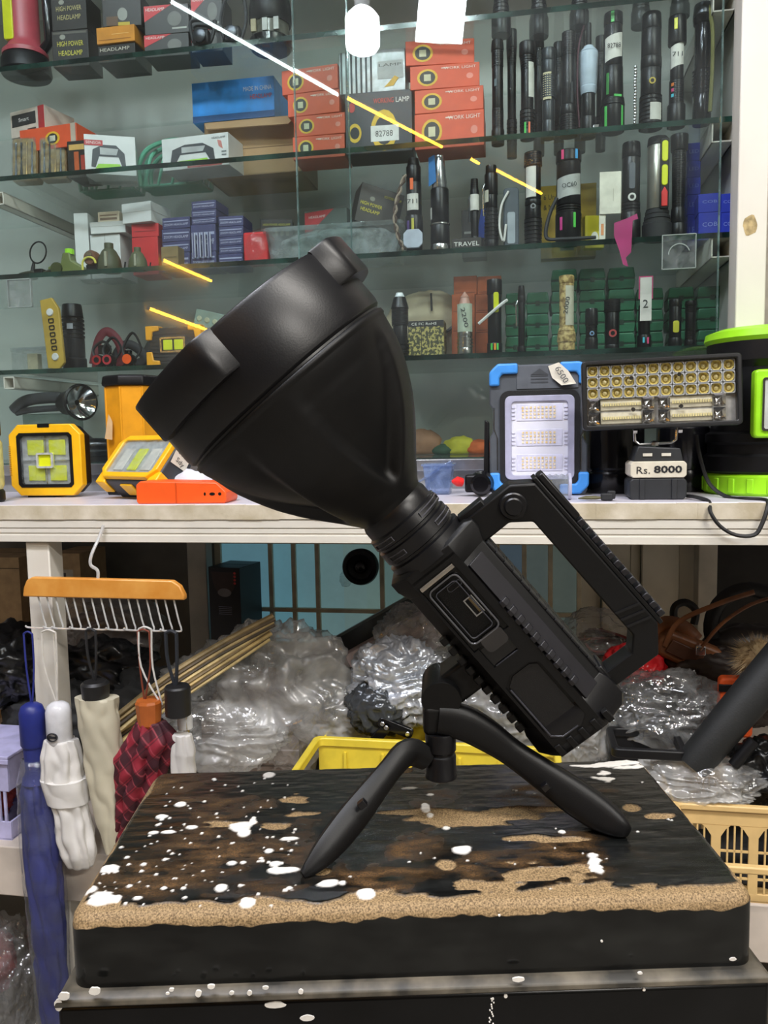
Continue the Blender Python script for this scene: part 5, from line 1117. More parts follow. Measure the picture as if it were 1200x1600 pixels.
YC = mat('yellow_card', '#a98c1e', .6, var=.1)
carton('yellow_pack', 'yellow blister pack behind the thick flashlight', 846, 930, 292, z, .47, .03, YC, [('t', .2, .84, .1, .3, '6 Units', '#3a3420'), ('t', .2, .7, .1, .3, '& More', '#3a3420'), ('r', .35, .1, .6, .5, '#3a3834')])
carton('yellow_pack', 'bright yellow pack at the shelf front right of the thick flashlight', 914, 944, 338, z, .40, .02, mat('bright_yellow', '#d3c41c', .4), [('e', .5, .3, .2, .2, '#f2efe0')], 10)
carton('white_card', 'blank white card behind the glass, hung high on the third shelf', 937, 970, 258, z+.048, .36, .002, mat('white_card', '#dad7c8', .7), [('r', .62, .3, .65, .6, '#b9b6a6')], 4, bot=322, cat='card')
carton('white_card', 'narrow white card below the blank card on the third shelf', 936, 946, 322, z, .362, .002, mat('white_card'), [('r', .3, .2, .7, .5, '#d98f5a')], 4, cat='card')
t, H, K = torch(985, 230, 30, 3, .375, 'black flashlight with a display window and a white-ringed switch on the third shelf', [(.3, 1, 1, 's'), (.4, .95, .95, 'f'), (.85, .9, .9, 's'), (1, .95, .9, 's')], [('win', .52, .78, 9, '#5b6068'), ('btn', .44, 6, '#d5d5d2')], GT3)
t, H, K = torch(1026, 222, 42, 3, .37, 'silver work flashlight with two yellow light strips and a red tip', [(.16, 1.05, 1.08, 's', RUBBER), (.3, 1, .8, 'f', RUBBER), (.92, .74, .74, 's', mat('satin_silver', '#9a988e', .3, metal=.7)), (1, .76, .7, 's', RUBBER)], [], GT3)
MB(K).prism(rrect(1, 14, H*.28, H*.96, 3), -20, -8).build('strip_frame', BLACK, t, bevel=K)
for a in ((.5, .7), (.73, .93)): MB(K).prism(rrect(3, 12, H*a[0], H*a[1], 4), -22, -18).build('light_strip', LEDY, t, bevel=K)
MB(K).prism([(3, H*.3), (12, H*.3), (12, H*.44), (7.5, H*.49), (3, H*.44)], -22, -18).build('red_switch', C('#d02a2a', .4), t, bevel=K)
torch(1059, 218, 27, 3, .372, 'tall black baton flashlight right of the silver work flashlight', [(.15, 1, 1, 's'), (.3, .9, .8, 's'), (.85, .72, .78, 'k'), (1, .95, 1, 's')], [], GT3)
BL = mat('royal_blue_carton', '#2036b4', .45, var=.08)
zz = z
for i, tp in enumerate((337, 305, 278, 252, 224)): zz = carton('blue_box', 'royal blue box, %s in the tall blue stack' % ['bottom', 'second', 'third', 'fourth', 'top'][i], 1074, 1094, tp, zz, .43, .05, BL, [('t', .5, .5, .3, .7, 'LED', '#6f83d8')], 0, 'royal blue boxes')+.0004
for x0, x1, nm in ((1092, 1125, 'middle'), (1126, 1152, 'right')):
    zz = z
    for i, tp in enumerate((333, 303)): zz = carton('blue_box', 'royal blue box, %s of the %s pair by the post' % (['lower', 'upper'][i], nm), x0, x1, tp, zz, .385, .05, BL, [('t', .5, .55, .22, .66, 'COB', '#8fa0e6')], -3, 'royal blue boxes')+.0004
P = onv(976, 372, VG+.022); K = kk(P); t = thing('pink_tape', 'torn magenta tape stuck inside the showcase glass', 'tape', P)
MB(K).prism([(-16, 24), (4, 30), (18, 36), (20, 28), (12, 26), (10, -22), (2, -30), (6, -44), (-2, -40), (-8, -18), (-16, 4)], 0, .6).build('tape', mat('magenta_tape', '#a32566', .6), t)

# ---------------------------------------------------------------- shelf 4
z = SH[4]
P = at(88, z, .36); K = kk(P); t = thing('bracket', 'tall mustard yellow bracket with white buttons at the left of the fourth shelf', 'bracket', P); H = proj(P)[1]-467
t.rotation_euler.y = math.radians(-4)
MB(K).prism([(-14, 4), (4, 0), (15, 10), (16, H-18), (6, H), (-14, H-2)], 0, 6).build('plate', mat('mustard_plastic', '#b6973d', .5, var=.08), t, bevel=K)
for zz in (H-22, 20): MB(K).lathe([(6, -2.4), (5, -4), (.01, -4)], 16, axis='y', m=Matrix.Translation((1, 2, zz))).build('button', C('#cfcfce', .4), t)
for i in range(5): ringp(MB(K), rrect(-3, 6, 30+i*10.5, 37+i*10.5, 1.5, 2), rrect(-1.8, 4.8, 31.2+i*10.5, 35.8+i*10.5, 1, 2), -1.5, 0).build('square_hole', BLACK, t)
settle(t, z)
torch(118, 478, 36, 4, .42, 'dark lantern torch behind the mustard bracket', [(.2, 1, 1, 's'), (.5, .9, .9, 's'), (.8, .95, .95, 'f'), (1, .9, .8, 's')], [('lab', .62, .7, 0, 30, '#8d9096')], GT4)
P = at(46, z, .40); K = kk(P); t = thing('clear_case', 'small clear plastic case at the far left of the fourth shelf', 'case', P)
MB(K).box(-30, 30, 0, 40, 0, 38).build('case', CLEAR, t, bevel=2*K); MB(K).box(-8, 10, 8, 20, 4, 30).build('insert', mat('cream_insert', '#b5ac8d', .6), t, bevel=K); MB(K).box(-31, 31, -1, 41, 33, 39).build('lid', CLEAR, t, bevel=K)
for i, (px, dx, c, lb) in enumerate(((156, 0, '#a02020', 'headlamp with a red ring lens, left of the black tangle on the fourth shelf'), (172, 1, '#b03038', 'headlamp with a dark red ring lens beside its twin on the fourth shelf'), (203, 2, '#e85a22', 'headlamp with a bright orange lens on the fourth shelf'))):
    P = at(px, z, .365); K = kk(P); t = thing('headlamp', lb, 'headlamp', P)
    MB(K).lathe([(8, -8), (9, -4), (8, 8)], 18, axis='y', m=Matrix.Translation((0, 0, 12))).build('barrel', BLACK, t, smooth=True); MB(K).lathe([(4.5 if i < 2 else .01, -9.5), (7.5, -9.5), (7.5, -7)], 18, axis='y', m=Matrix.Translation((0, 0, 12)), cap=False).build('lens_ring', C(c, .35), t, smooth=True)
    MB(K).tube(interp([(-7, 6, 12), (-14, 8, 30), (2, 10, 42+6*i), (16, 8, 30), (7, 6, 14)], 5), 3, 6, sq=.6).build('strap', RUBBER, t, smooth=True); MB(K).box(-7, 7, 0, 8, 0, 6).build('base', BLACK, t, bevel=K)
for i, (px, w_, h_, c, lb) in enumerate(((168, 24, 60, '#5c1620', 'dark red folded headband on the black tangle'), (200, 26, 40, '#191a1d', 'black buckled headband right of the dark red one'), (256, 34, 52, '#1c1e1a', 'black looped strap behind the yellow-cornered light'))):
    P = at(px, z, .41+.01*i); K = kk(P); t = thing('headband', lb, 'headband', P); mm = mat('band_%s' % c[1:], c, .7)
    MB(K).tube(interp([(-w_, 0, 10), (-w_*.6, 4, h_*.8), (0, 6, h_), (w_*.8, 4, h_*.7), (w_, 0, 14), (0, -2, 8), (-w_, 0, 10)], 6), 7, 8, sq=.4).build('band', mm, t, smooth=True); MB(K).box(-10, 8, -8, 2, h_*.4, h_*.4+14).build('buckle', BLACKG, t, bevel=K); MB(K).box(-8, 8, -4, 6, 0, 10).build('battery_pack', BLACK, t, bevel=K)
P = at(272, z, .36); K = kk(P); t = thing('work_light', 'small black work light with orange corners and two yellow panels on the fourth shelf', 'work light', P); H = proj(P)[1]-514
MB(K).prism(octo(-42, 42, 0, H, 6), 3, 18).build('housing', mat('ribbed_black', '#2c2824', .5), t, bevel=2*K)
for i in range(8): MB(K).box(-38, 38, 1.8, 3.4, 6+i*(H-10)/8, 9+i*(H-10)/8).build('fin', mat('ribbed_black'), t)
for sx in (-1, 1):
    for sz in (0, 1):
        zc = H+3 if sz else -2; d = -1 if sz else 1
        MB(K).prism([(sx*46, zc), (sx*24, zc), (sx*24, zc+d*8), (sx*34, zc+d*9), (sx*36, zc+d*22), (sx*46, zc+d*22)], 0, 18).build('corner_guard', mat('orange_guard', '#e8a01c', .45), t, bevel=1.5*K)
ringp(MB(K), rrect(-22, 20, 18, 42, 2), rrect(-19, 17, 21, 39, 1), -1, 4).build('lamp_frame', STEEL, t)
for x in (-17, 1): MB(K).box(x, x+15, 0, 3, 22, 38).build('led_panel', LEDY, t, bevel=K)
settle(t, z)
for px, py, wd, n_, v_ in ((322, 497, 34, 5, .44), (376, 482, 12, 2, .45)):
    P = onv(px, py, v_); P = at(px, z, v_); K = kk(P); t = thing('led_card', 'clear card with round LEDs leaning behind the searchlight head' if n_ == 5 else 'small clear card half hidden by the searchlight head', 'LED card', P)
    MB(K).box(-wd, wd, 0, 3, 60, 86).build('card', mat('clear_card', '#8fa39a', .25, var=.1), t, bevel=K); MB(K).box(-wd*.3, wd*.3, 2, 14, 0, 60).build('stand', BLACK, t, bevel=K)
    for i in range(n_): MB(K).lathe([(4.5, -1.5), (3, -2.5), (.01, -2.5)], 12, axis='y', m=Matrix.Translation((-wd+8+i*(2*wd-16)/max(1, n_-1), 1, 72))).build('led', C('#b7b79c', .3), t)
    t.rotation_euler.y = math.radians(14 if n_ == 5 else 0)
torch(626, 460, 28, 4, .375, 'black lantern torch with a white top left of the camouflage box', [(.2, 1, 1, 'f'), (.5, .8, .8, 's'), (.75, .95, .95, 'k'), (.93, 1, .7, 's'), (1, .55, .4, 's', C('#dfe6ea', .3))], [], GT4)
CAMO = mat('camo_print', '#3d3d24', .6, c2='#a59a58', vs=170, thr=(.50, .52))
carton('camo_box', 'camouflage printed box lettered with safety marks on the fourth shelf', 638, 694, 502, z, .375, .05, CAMO, [('r', 0, .84, 1, 1, '#1b1b1c'), ('t', .45, .91, .1, .7, 'CE FC RoHS', '#dcdad2'), ('r', .36, 0, .38, .84, '#2a2a1c')])
P = at(668, z, .47); K = kk(P); t = thing('shoulder_bag', 'pale beige bag with a dark strap at the back of the fourth shelf', 'bag', P)
crumple(MB(K), 62, 26, 56, 12, .12, 1.4, 4, .1, c=(0, 0, 62)).build('bag', mat('beige_cloth', '#b5a88e', .85, var=.08), t, smooth=True, ang=80); MB(K).tube(interp([(-50, -20, 60), (-30, -30, 40), (20, -30, 46), (50, -24, 66), (62, -16, 84)], 5), 2.5, 6).build('strap', BLACK, t, smooth=True); MB(K).tube([(10, -28, 110), (11, -29, 84)], 1.5, 6).build('zip', BLACK, t); settle(t, z)
BRK = mat('brick_carton', '#a5542f', .4, var=.14, vs=60)
zz = z
for i, tp in enumerate((520, 489, 460, 432)):
    for x0, x1, s_ in ((706, 742, 'left'), (743, 780, 'right')):
        z2 = carton('film_box', 'film-wrapped brick orange box, %s %s of the stack' % (['bottom', 'second-row', 'third-row', 'top'][i], s_), x0+(3 if i == 3 else 0), x1+(3 if i == 3 else 0), tp, zz, .41, .05, BRK, [('r', .06, .1, .94, .14, '#7c3a1e')], 0, 'brick orange boxes')
    zz = z2+.0004
torch(727, 458, 27, 4, .366, 'silver bullet-shaped flashlight with a paper label reading 2200', [(.12, .9, .9, 's', STEEL), (.28, .95, .95, 'f', STEEL), (.4, .9, .86, 's', STEEL), (.74, .86, .8, 's', STEEL), (.9, .8, .5, 's', mat('copper_tip', '#b5897a', .4)), (1, .5, .12, 's', mat('copper_tip'))], [('lab', .36, .80, -70, 70, '#a9b3a0', '2200', 0, 78, 30)], GT4)
t, H, K = torch(773, 440, 24, 4, .37, 'black flashlight with a yellow light strip and a white cable tie on the fourth shelf', [(.15, 1, 1, 's'), (.8, .9, .9, 's'), (1, .98, .98, 's')], [('win', .55, .82, 8, '#c9cf22', 3), ('str', -20, .05, .14, 3, '#4ac04a'), ('str', 4, .05, .14, 3, '#e08a2a'), ('str', 24, .05, .14, 3, '#4ac04a')], GT4)
MB(K).tube(interp([(-24, -14, 46), (-4, -16, 62), (14, -16, 76), (20, -14, 80)], 4), 2.4, 6).build('cable_tie', C('#d5d5d2', .4), t, smooth=True)
torch(815, 449, 13, 4, .368, 'thin black pen light with a pocket clip on the fourth shelf', [(.1, 1, 1, 's'), (.75, .8, .8, 's'), (.85, .9, .9, 's'), (1, .85, .7, 's')], [('clip', -1, 1)], GT4)
t, H, K = torch(885, 434, 29, 4, .366, 'straw-coloured camouflage flashlight with a paper label reading 2000', [(.12, .9, .9, 's'), (.26, 1, .95, 's'), (.32, .9, .8, 's'), (.9, .76, .76, 's'), (1, .8, .8, 's')], [('lab', .34, .86, -10, 70, '#b9b5a2', '2000', 0, -80, 26)], GT4, m=mat('straw_camo', '#7d6334', .6, c2='#c3ab6d', vs=140, thr=(.4, .6)))
torch(924, 484, 20, 4, .367, 'short dark flashlight right of the camouflage one', [(.3, 1, 1, 's'), (.6, .9, .9, 'k'), (1, 1, .95, 's')], [('btn', .4, 3.5, '#7fa0c8')], GT4)
torch(956, 470, 25, 4, .367, 'black flashlight with a red-ringed switch on the fourth shelf', [(.1, .9, .9, 's'), (.75, .88, .88, 's'), (1, 1, 1, 'k')], [('btn', .32, 6, '#b04a4a')], GT4)
t, H, K = torch(1006, 462, 22, 4, .367, 'black flashlight with a tall white slip standing in it on the fourth shelf', [(.25, 1, 1, 's'), (.8, .84, .8, 's'), (1, .6, .5, 's')], [('str', -10, .1, .2, 3, '#4ab9d0'), ('str', 24, .08, .2, 3, '#d0497a')], GT4)
MB(K).box(-8, 9, -12, -11, H*.5, H+24).build('paper_slip', C('#cfc9c4', .7), t); MB(K).box(-10, 11, -10.8, -9.8, H*.9, H+26).build('pink_slip', C('#b5406e', .6), t); text('2', .02, C('#2a2a2e', .7), t, (0, -12.6*K, H*.8*K))
torch(1054, 470, 21, 4, .367, 'black flashlight with a yellow panel near the right of the fourth shelf', [(.2, 1, 1, 's'), (.85, .9, .9, 's'), (1, .95, .9, 's')], [('win', .3, .55, 9, '#b9b33a')], GT4)
torch(1078, 472, 18, 4, .37, 'slim black flashlight at the right end of the fourth shelf', SLM, [], GT4)
# green hard cases
GC = mat('green_case', '#2f6b4e', .35, var=.1)
gp = None
def gcase(x0, x1, tp, bt, v_, lb, zz, rz=0.):
    global gp
    P = at((x0+x1)/2, zz, v_); K = kk(P); w_, h_ = (x1-x0)*K, (bt-tp)*K
    t = thing('hard_case', lb, 'case', P, YAW+math.radians(rz), 'green hard cases')
    MB().prism([(-w_/2+.002, 0), (w_/2-.002, 0), (w_/2, h_*.44), (-w_/2, h_*.44)], 0, .05).build('base', GC, t, bevel=.0015)
    MB().prism([(-w_/2, h_*.5), (w_/2, h_*.5), (w_/2-.003, h_*.99), (-w_/2+.003, h_*.99)], 0, .05).build('lid', GC, t, bevel=.0025, seg=3)
    MB().box(-w_/2+.001, w_/2-.001, .001, .049, h_*.43, h_*.51).build('seam', mat('case_seam', '#163526', .5), t); MB().box(-.004, .004, -.0012, .002, h_*.36, h_*.58).build('latch', mat('case_seam'), t)
    return zz+h_
ords = ['first', 'second', 'third', 'fourth', 'fifth', 'sixth', 'seventh', 'eighth']
cx = [(789, 822), (822, 858), (861, 902), (905, 946), (950, 992), (994, 1036), (1044, 1084), (1090, 1136)]
for c, (x0, x1) in enumerate(cx):
    zz = z
    for r in range([3, 3, 4, 4, 4, 3, 3, 3][c]): zz = gcase(x0, x1, 0, 33, .45, 'dark green hard case, %s row, %s column from the left' % (['bottom', 'second', 'third', 'top'][r], ords[c]), zz, rnd.uniform(-4, 4))+.0004
# ---------------------------------------------------------------- case floor
z = SH[5]
P = at(92, z, .40); K = kk(P); t = thing('hand_lamp', 'grey pistol-grip hand lamp with a chrome reflector facing right', 'hand lamp', P)
GH = mat('grey_lamp', '#3a3b3e', .45)
zb_ = proj(P)[1]-636
MB(K).tube(interp([(-72, 0, zb_-4), (-50, 0, zb_+10), (-10, 0, zb_+14), (20, 0, zb_+12)], 5), 9, 10).build('handle', GH, t, smooth=True)
MB(K).tube(interp([(-68, 0, zb_-8), (-40, 0, zb_-4), (10, 0, zb_-2)], 4), 5, 8).build('trigger_guard', GH, t, smooth=True)
MB(K).lathe([(14, -20), (18, -10), (20, 10), (26, 26), (28, 32), (25, 34)], 28, axis='x', m=Matrix.Translation((25, 0, zb_+5)) @ Matrix.Rotation(math.radians(-30), 4, 'Z'), cap=False).build('head', BLACK, t, smooth=True, ang=30)
MB(K).lathe([(24, 34.5), (14, 24), (4, 20)], 24, axis='x', m=Matrix.Translation((25, 0, zb_+5)) @ Matrix.Rotation(math.radians(-30), 4, 'Z'), cap=False).build('reflector', CHROME, t, smooth=True)
MB(K).box(-64, 20, 8, 44, 0, zb_-10).build('stand', glass('dim_clear', '#cfdad4', .08, .1, .2, 30), t, bevel=2*K)
P = at(150, z, .375); K = kk(P); t = thing('torch_lying', 'dark torch lying flat behind the square yellow work light', 'flashlight', P)
MB(K).lathe([(18, -40), (22, -36), (22, -14), (15, -4), (14, 40)], 24, axis='x', m=Matrix.Translation((0, 0, 22))).build('barrel', BLACKG, t, smooth=True); MB(K).lathe([(15, 40), (15, 52), (12, 54)], 20, axis='x', m=Matrix.Translation((0, 0, 22))).build('tail_cap', RUBBER, t, smooth=True); MB(K).box(-30, 30, -4, 30, 0, 10).build('cradle', BLACK, t, bevel=K)
for px, w_, h_, c, lb, sd in ((662, 26, 22, '#a4785c', 'dull orange cloth bundle at the back of the case floor', 3), (692, 20, 9, '#3c5c48', 'small green bundle at the back of the case floor', 4), (718, 24, 16, '#d0c93c', 'yellow bundle at the back of the case floor', 6), (748, 26, 12, '#d8662a', 'bright orange bundle at the back of the case floor', 9)):
    P = at(px, z, .56); K = kk(P); t = thing('cloth_bundle', lb, 'bundle', P, group='bundles on the case floor')
    crumple(MB(K), w_, 16, h_, sd, .2, 1.5, 3, .3).build('cloth', C(c, .7), t, smooth=True, ang=80); settle(t, z)

# ================================================================ umbrellas on a wooden hook bar
HV = -.035
P0 = onv(158, 920, HV); K = kk(P0)
hb = thing('hook_hanger', 'orange wooden hanger bar with a row of wire hooks on the counter rail', 'hanger', P0)
WOOD = mat('hanger_wood', '#c9832f', .4, c2='#d99a48', vs=25, coat=.2)
MB(K).prism([(-136, -12), (-134, 0), (-128, 12), (-118, 17), (118, 14), (130, 6), (137, -8), (137, -16), (-136, -15)], 0, 12).build('bar', WOOD, hb, bevel=2*K)
zr = (ZC-P0.z)/K
MB(K).tube(interp([(-8, 6, 14), (-8, 6, 28), (-20, 8, 36), (-19, 10, 52), (-12, 24, zr-50), (-7, 30, zr-32)], 5), 2.8, 8, sq=.7).build('hook', mat('bright_wire', '#d4d4d2', .25, metal=.4), hb, smooth=True)
xs = [-108, -93, -62, -47, -31, -16, 0, 15, 31, 46, 61, 77, 92, 107, 122, -78]
for i, x in enumerate(xs):
    L_ = 11 if i % 2 else 26; zt_ = -15
    MB(K).tube(interp([(x-5, 6, zt_), (x+2, 6, -50), (x+6, 5, -62), (x+3, 4, -66), (x+3-L_, 2, -65), (x-L_, 0, -62)], 3), 1.5, 6).build('wire_hook', mat('bright_wire', '#d4d4d2', .25, metal=.4), hb, smooth=True)
def cordpair(t, x0, x1, xe, z0, z1, c, th=1.6):
    MB(K).tube(interp([(x0, 2, z0), (x0+1, 2, (z0+z1)/2), (xe-1, 3, z1)], 4), th, 6).build('cord', C(c, .7), t, smooth=True); MB(K).tube(interp([(x1, 1, z0), (x1-1, 1, (z0+z1)/2), (xe+1, 3, z1)], 4), th, 6).build('cord', C(c, .7), t, smooth=True)
    MB(K).tube(interp([(x0, 2, z0), ((x0+x1)/2, 1, z0+4), (x1, 1, z0)], 3), th, 6).build('cord_loop', C(c, .7), t, smooth=True)
def umb(px, py, name, label): return thing(name, label, 'umbrella', onv(px, py, HV-.002))
def pleat(mb, prof, n, amp, seed, N=64, tw=.6):
    """folded cloth: rings (z, half width, half depth, x shift) with pleats"""
    rings = []; zz = [p[0] for p in prof]
    for i in range(60):
        z = prof[0][0]+(prof[-1][0]-prof[0][0])*i/59; a, b, cx = (np.interp(z, zz[::-1], [p[k] for p in prof][::-1]) if zz[0] > zz[-1] else np.interp(z, zz, [p[k] for p in prof]) for k in (1, 2, 3))
        ring = []
        for j in range(N):
            th = 2*PI*j/N; q = abs(math.sin(n*th/2+tw*z*.02+2*noise.noise((seed, z*.02, th)))); d = 1-amp*(1-q)+.35*amp*noise.noise((math.cos(th)*2+seed, math.sin(th)*2, z*.05))
            ring.append((cx+a*d*math.cos(th), b*d*math.sin(th), z))
        rings.append(ring)
    return mb.loft(rings)
CAPS = lambda r, h: [(.01, h), (r*.5, h-1.5), (r*.82, h-6), (r, h-16), (r, 4), (r*.9, 0), (.01, 0)]
# blue umbrella in a clear sleeve
t = umb(53, 1165, 'umbrella', 'long navy blue umbrella in a clear plastic sleeve, leftmost on the hooks')
NAVY = mat('navy_cloth', '#222a6e', .6, var=.2, vs=30); NVH = mat('navy_handle', '#1f2a78', .45)
MB(K).lathe(CAPS(20, 72), 28).build('handle', NVH, t, smooth=True); cordpair(t, -7, 9, -1, 184, 70, '#232c7c')
MB(K).lathe([(17, 0), (15, -40), (22, -60)], 24).build('shaft_cover', NAVY, t, smooth=True)
pleat(MB(K), [(-50, 20, 18, 0), (-80, 29, 24, 1), (-200, 31, 26, 3), (-330, 29, 24, 6), (-460, 26, 22, 8), (-560, 14, 12, 9)], 7, .22, 3).build('canopy', NAVY, t, smooth=True, ang=80)
pleat(MB(K), [(-22, 22, 20, 0), (-60, 33, 28, 1), (-200, 36, 30, 3), (-330, 34, 28, 6), (-470, 31, 26, 8), (-585, 24, 20, 9)], 5, .10, 9).build('plastic_sleeve', glass('sleeve_film', '#fbfcff', .07, .04, .07, 12, .5, 50), t, smooth=True, ang=80)
# white folding umbrella
t = umb(94, 1160, 'umbrella', 'white folding umbrella with a rounded white handle, second from the left')
WCL = mat('white_nylon', '#d6d3cf', .6, var=.06, vs=20)
MB(K).lathe(CAPS(20, 68), 28).build('handle', mat('white_gloss', '#d8d8dc', .2), t, smooth=True); cordpair(t, -22, 3, -4, 180, 66, '#cfcac2')
ringp(MB(K), ell(0, 16, 9, 7, 20), ell(0, 16, 7.6, 5.8, 20), -22, -19).build('emblem_ring', C('#23242a', .4), t); MB(K).prism([(-6, 14), (6, 14), (5, 17), (-5, 18)], -21.5, -19).build('emblem', C('#23242a', .4), t)
pleat(MB(K), [(6, 28, 20, 2), (-20, 34, 26, 0), (-60, 36, 28, 2), (-110, 30, 24, 12), (-150, 34, 24, 16), (-185, 32, 22, 20), (-207, 22, 14, 22)], 8, .22, 5).build('canopy', WCL, t, smooth=True, ang=80)
pleat(MB(K), [(-58, 39, 31, 3), (-72, 38, 30, 5), (-98, 34, 28, 9)], 3, .08, 7).build('closing_strap', WCL, t, smooth=True, ang=80)
# beige umbrella
t = umb(150, 1095, 'umbrella', 'beige umbrella with a black knob, third from the left')
BEI = mat('beige_nylon', '#c6bfa8', .6, var=.08, vs=15)
MB(K).lathe([(.01, 32), (18, 32), (22, 28), (21, 8), (17, -8)], 28).build('knob', mat('black_knob', '#1b1b1c', .45), t, smooth=True, ang=30); cordpair(t, -12, 5, -2, 112, 32, '#1d1d1f', 2.2)
pleat(MB(K), [(6, 36, 22, 2), (-40, 35, 24, 4), (-120, 33, 24, 10), (-200, 24, 18, 14), (-250, 12, 10, 14)], 5, .12, 11).build('canopy', BEI, t, smooth=True, ang=80)
# red tartan umbrella
t = umb(234, 1130, 'umbrella', 'red and black tartan umbrella with an orange wooden cap, half folded')
m, nt, out = newmat('tartan'); L = nt.links.new; b = nd(nt, 'ShaderNodeBsdfPrincipled', Roughness=.7); L(b.outputs[0], out.inputs[0]); tc = nd(nt, 'ShaderNodeTexCoord'); prev = None
colr = nd(nt, 'ShaderNodeRGB'); colr.outputs[0].default_value = hx('#8e1f31'); prev = colr.outputs[0]
for ang_, sc_, lo, cc in ((35, 9, .66, '#33101c'), (-50, 9, .66, '#33101c'), (35, 18, .94, '#b5505c'), (-50, 18, .94, '#1a1016')):
    mp = nd(nt, 'ShaderNodeMapping'); mp.inputs['Rotation'].default_value = (0, math.radians(ang_), 0); L(tc.outputs['Object'], mp.inputs['Vector'])
    wv = nd(nt, 'ShaderNodeTexWave', Scale=sc_, Distortion=1.5); wv.inputs['Detail Scale'].default_value = 1; L(mp.outputs[0], wv.inputs['Vector'])
    cmp_ = nd(nt, 'ShaderNodeMapRange'); cmp_.inputs[1].default_value = lo; cmp_.inputs[2].default_value = lo+.08; cmp_.inputs[4].default_value = .8; L(wv.outputs['Fac'], cmp_.inputs[0])
    x = nd(nt, 'ShaderNodeMix', data_type='RGBA'); L(cmp_.outputs[0], x.inputs[0]); L(prev, x.inputs[6]); x.inputs[7].default_value = hx(cc); prev = x.outputs[2]
L(prev, b.inputs['Base Color']); TART = m
MB(K).lathe([(.01, 38), (19, 38), (21, 34), (18, 0), (14, -6)], 10).build('cap', mat('orange_wood', '#b8622a', .35), t, smooth=True, ang=25); cordpair(t, -14, 6, -8, 146, 38, '#7a3a26'); cordpair(t, -12, 10, 20, 150, 30, '#d0cec9')
pleat(MB(K), [(4, 24, 18, 2), (-24, 44, 28, 4), (-60, 50, 34, -14), (-100, 40, 30, -24), (-140, 30, 22, -38), (-180, 22, 14, -56), (-212, 10, 8, -76)], 9, .34, 17).build('canopy', TART, t, smooth=True, ang=80)
# black-capped umbrella with a bare rod
t = umb(279, 1118, 'umbrella', 'umbrella with a black cylinder cap and bare metal rod, rightmost on the hooks')
MB(K).lathe([(.01, 48), (18, 48), (20, 45), (20, 2), (17, 0), (.01, 0)], 28).build('cap', mat('black_knob'), t, smooth=True, ang=30); cordpair(t, -16, 2, -4, 130, 46, '#20242b', 3)
MB(K).tube([(2, 0, 2), (4, 0, -90)], 5, 12).build('rod', mat('brass_steel', '#b9ac8d', .2, metal=.9), t, smooth=True)
pleat(MB(K), [(-30, 16, 12, 4), (-60, 22, 16, 4), (-110, 20, 16, 4)], 6, .2, 21).build('canopy', WCL, t, smooth=True, ang=80); t.children[-1].location.y = .02
MB(K).lathe([(11, 0), (12, -14), (12, -30)], 16, m=Matrix.Translation((-2, 26, 0))).build('inner_handle', C('#dfe2e6', .3), t, smooth=True)

# ================================================================ goods stored under the counter
BAG = glass('clear_bag', '#f8f9f9', .15, .12, .46, 9, .6, 24, '#e8e8e6'); BAGD = glass('thin_bag', '#f4f5f5', .14, .10, .24, 10, .6, 24, '#d6d8d8')
SACK = mat('black_sack', '#161718', .3, var=.3, bump=.6, bs=45); FOILM = mat('bubble_foil', '#c4cad4', .28, metal=.55, var=.25, vs=60, bump=.8, bs=110)
GREYC = mat('dark_cloth', '#2b2c2d', .8, var=.25, vs=20, bump=.3, bs=120)
def sack(name, label, cat, px, py, rx, rz_, ry, v, seed, m, amp=.2, f=1.8, sub=5, part='bag', ang=180, rest=None):
    P = onv(px, py, v); K = kk(P); t = thing(name, label, cat, P)
    crumple(MB(K), rx, ry, rz_, seed, amp, f, sub).build(part, m, t, smooth=True, ang=ang)
    if rest is not None: settle(t, rest)
    return t, K, P
# dim heap at the back, left
carton('cardboard_box', 'plain brown cardboard box at the far left under the counter', -60, 50, 868, ZL, .55, .15, mat('dim_card', '#b59a74', .85), [('r', 0, .93, 1, .935, '#5e4a34')])
carton('cardboard_box', 'brown cardboard box with a white label behind the counter post', 92, 140, 862, ZL, .60, .12, mat('dim_card'), [('r', .3, .8, .75, .9, '#b9b2a2'), ('r', .34, .83, .5, .88, '#4a4a4a')])
carton('speaker_box', 'tall black box with red buttons and silver oval under the counter', 331, 386, 884, ZL, .62, .10, mat('navy_black', '#14141c', .4), [('p', [(.08, .97), (.92, .97), (.82, .87), (.66, .82), (.34, .82), (.18, .87)], '#3c2c2c'), ('e', .5, .835, .22, .028, '#7d787a')]+[('e', .84, .965-.022*i, .04, .008, '#d03a3a') for i in range(4)]+[('r', .3, .74-.012*i, .72, .743-.012*i, '#8a8aa0') for i in range(5)], -10)
P = onv(563, 886, .69); K = kk(P); t = thing('round_speaker', 'round black speaker fixed to the window grille', 'speaker', P)
MB(K).lathe([(28, 10), (29, 0), (27, -6), (21, -8), (19, -3), (9, 2)], 36, axis='y').build('rim', BLACK, t, smooth=True); MB(K).lathe([(11, 2), (10, -4), (6, -8), (.01, -9)], 24, axis='y').build('dome', BLACKG, t, smooth=True); MB(K).box(-8, 8, 6, 54, -8, 8).build('mount', BLACK, t)
P = onv(540, 905, .69); t = thing('tape_wrap', 'clear tape knot below the round speaker', 'tape', P); crumple(MB(K), 9, 6, 12, 2, .3, 2, 3).build('tape', CLEAR, t, smooth=True, ang=80)
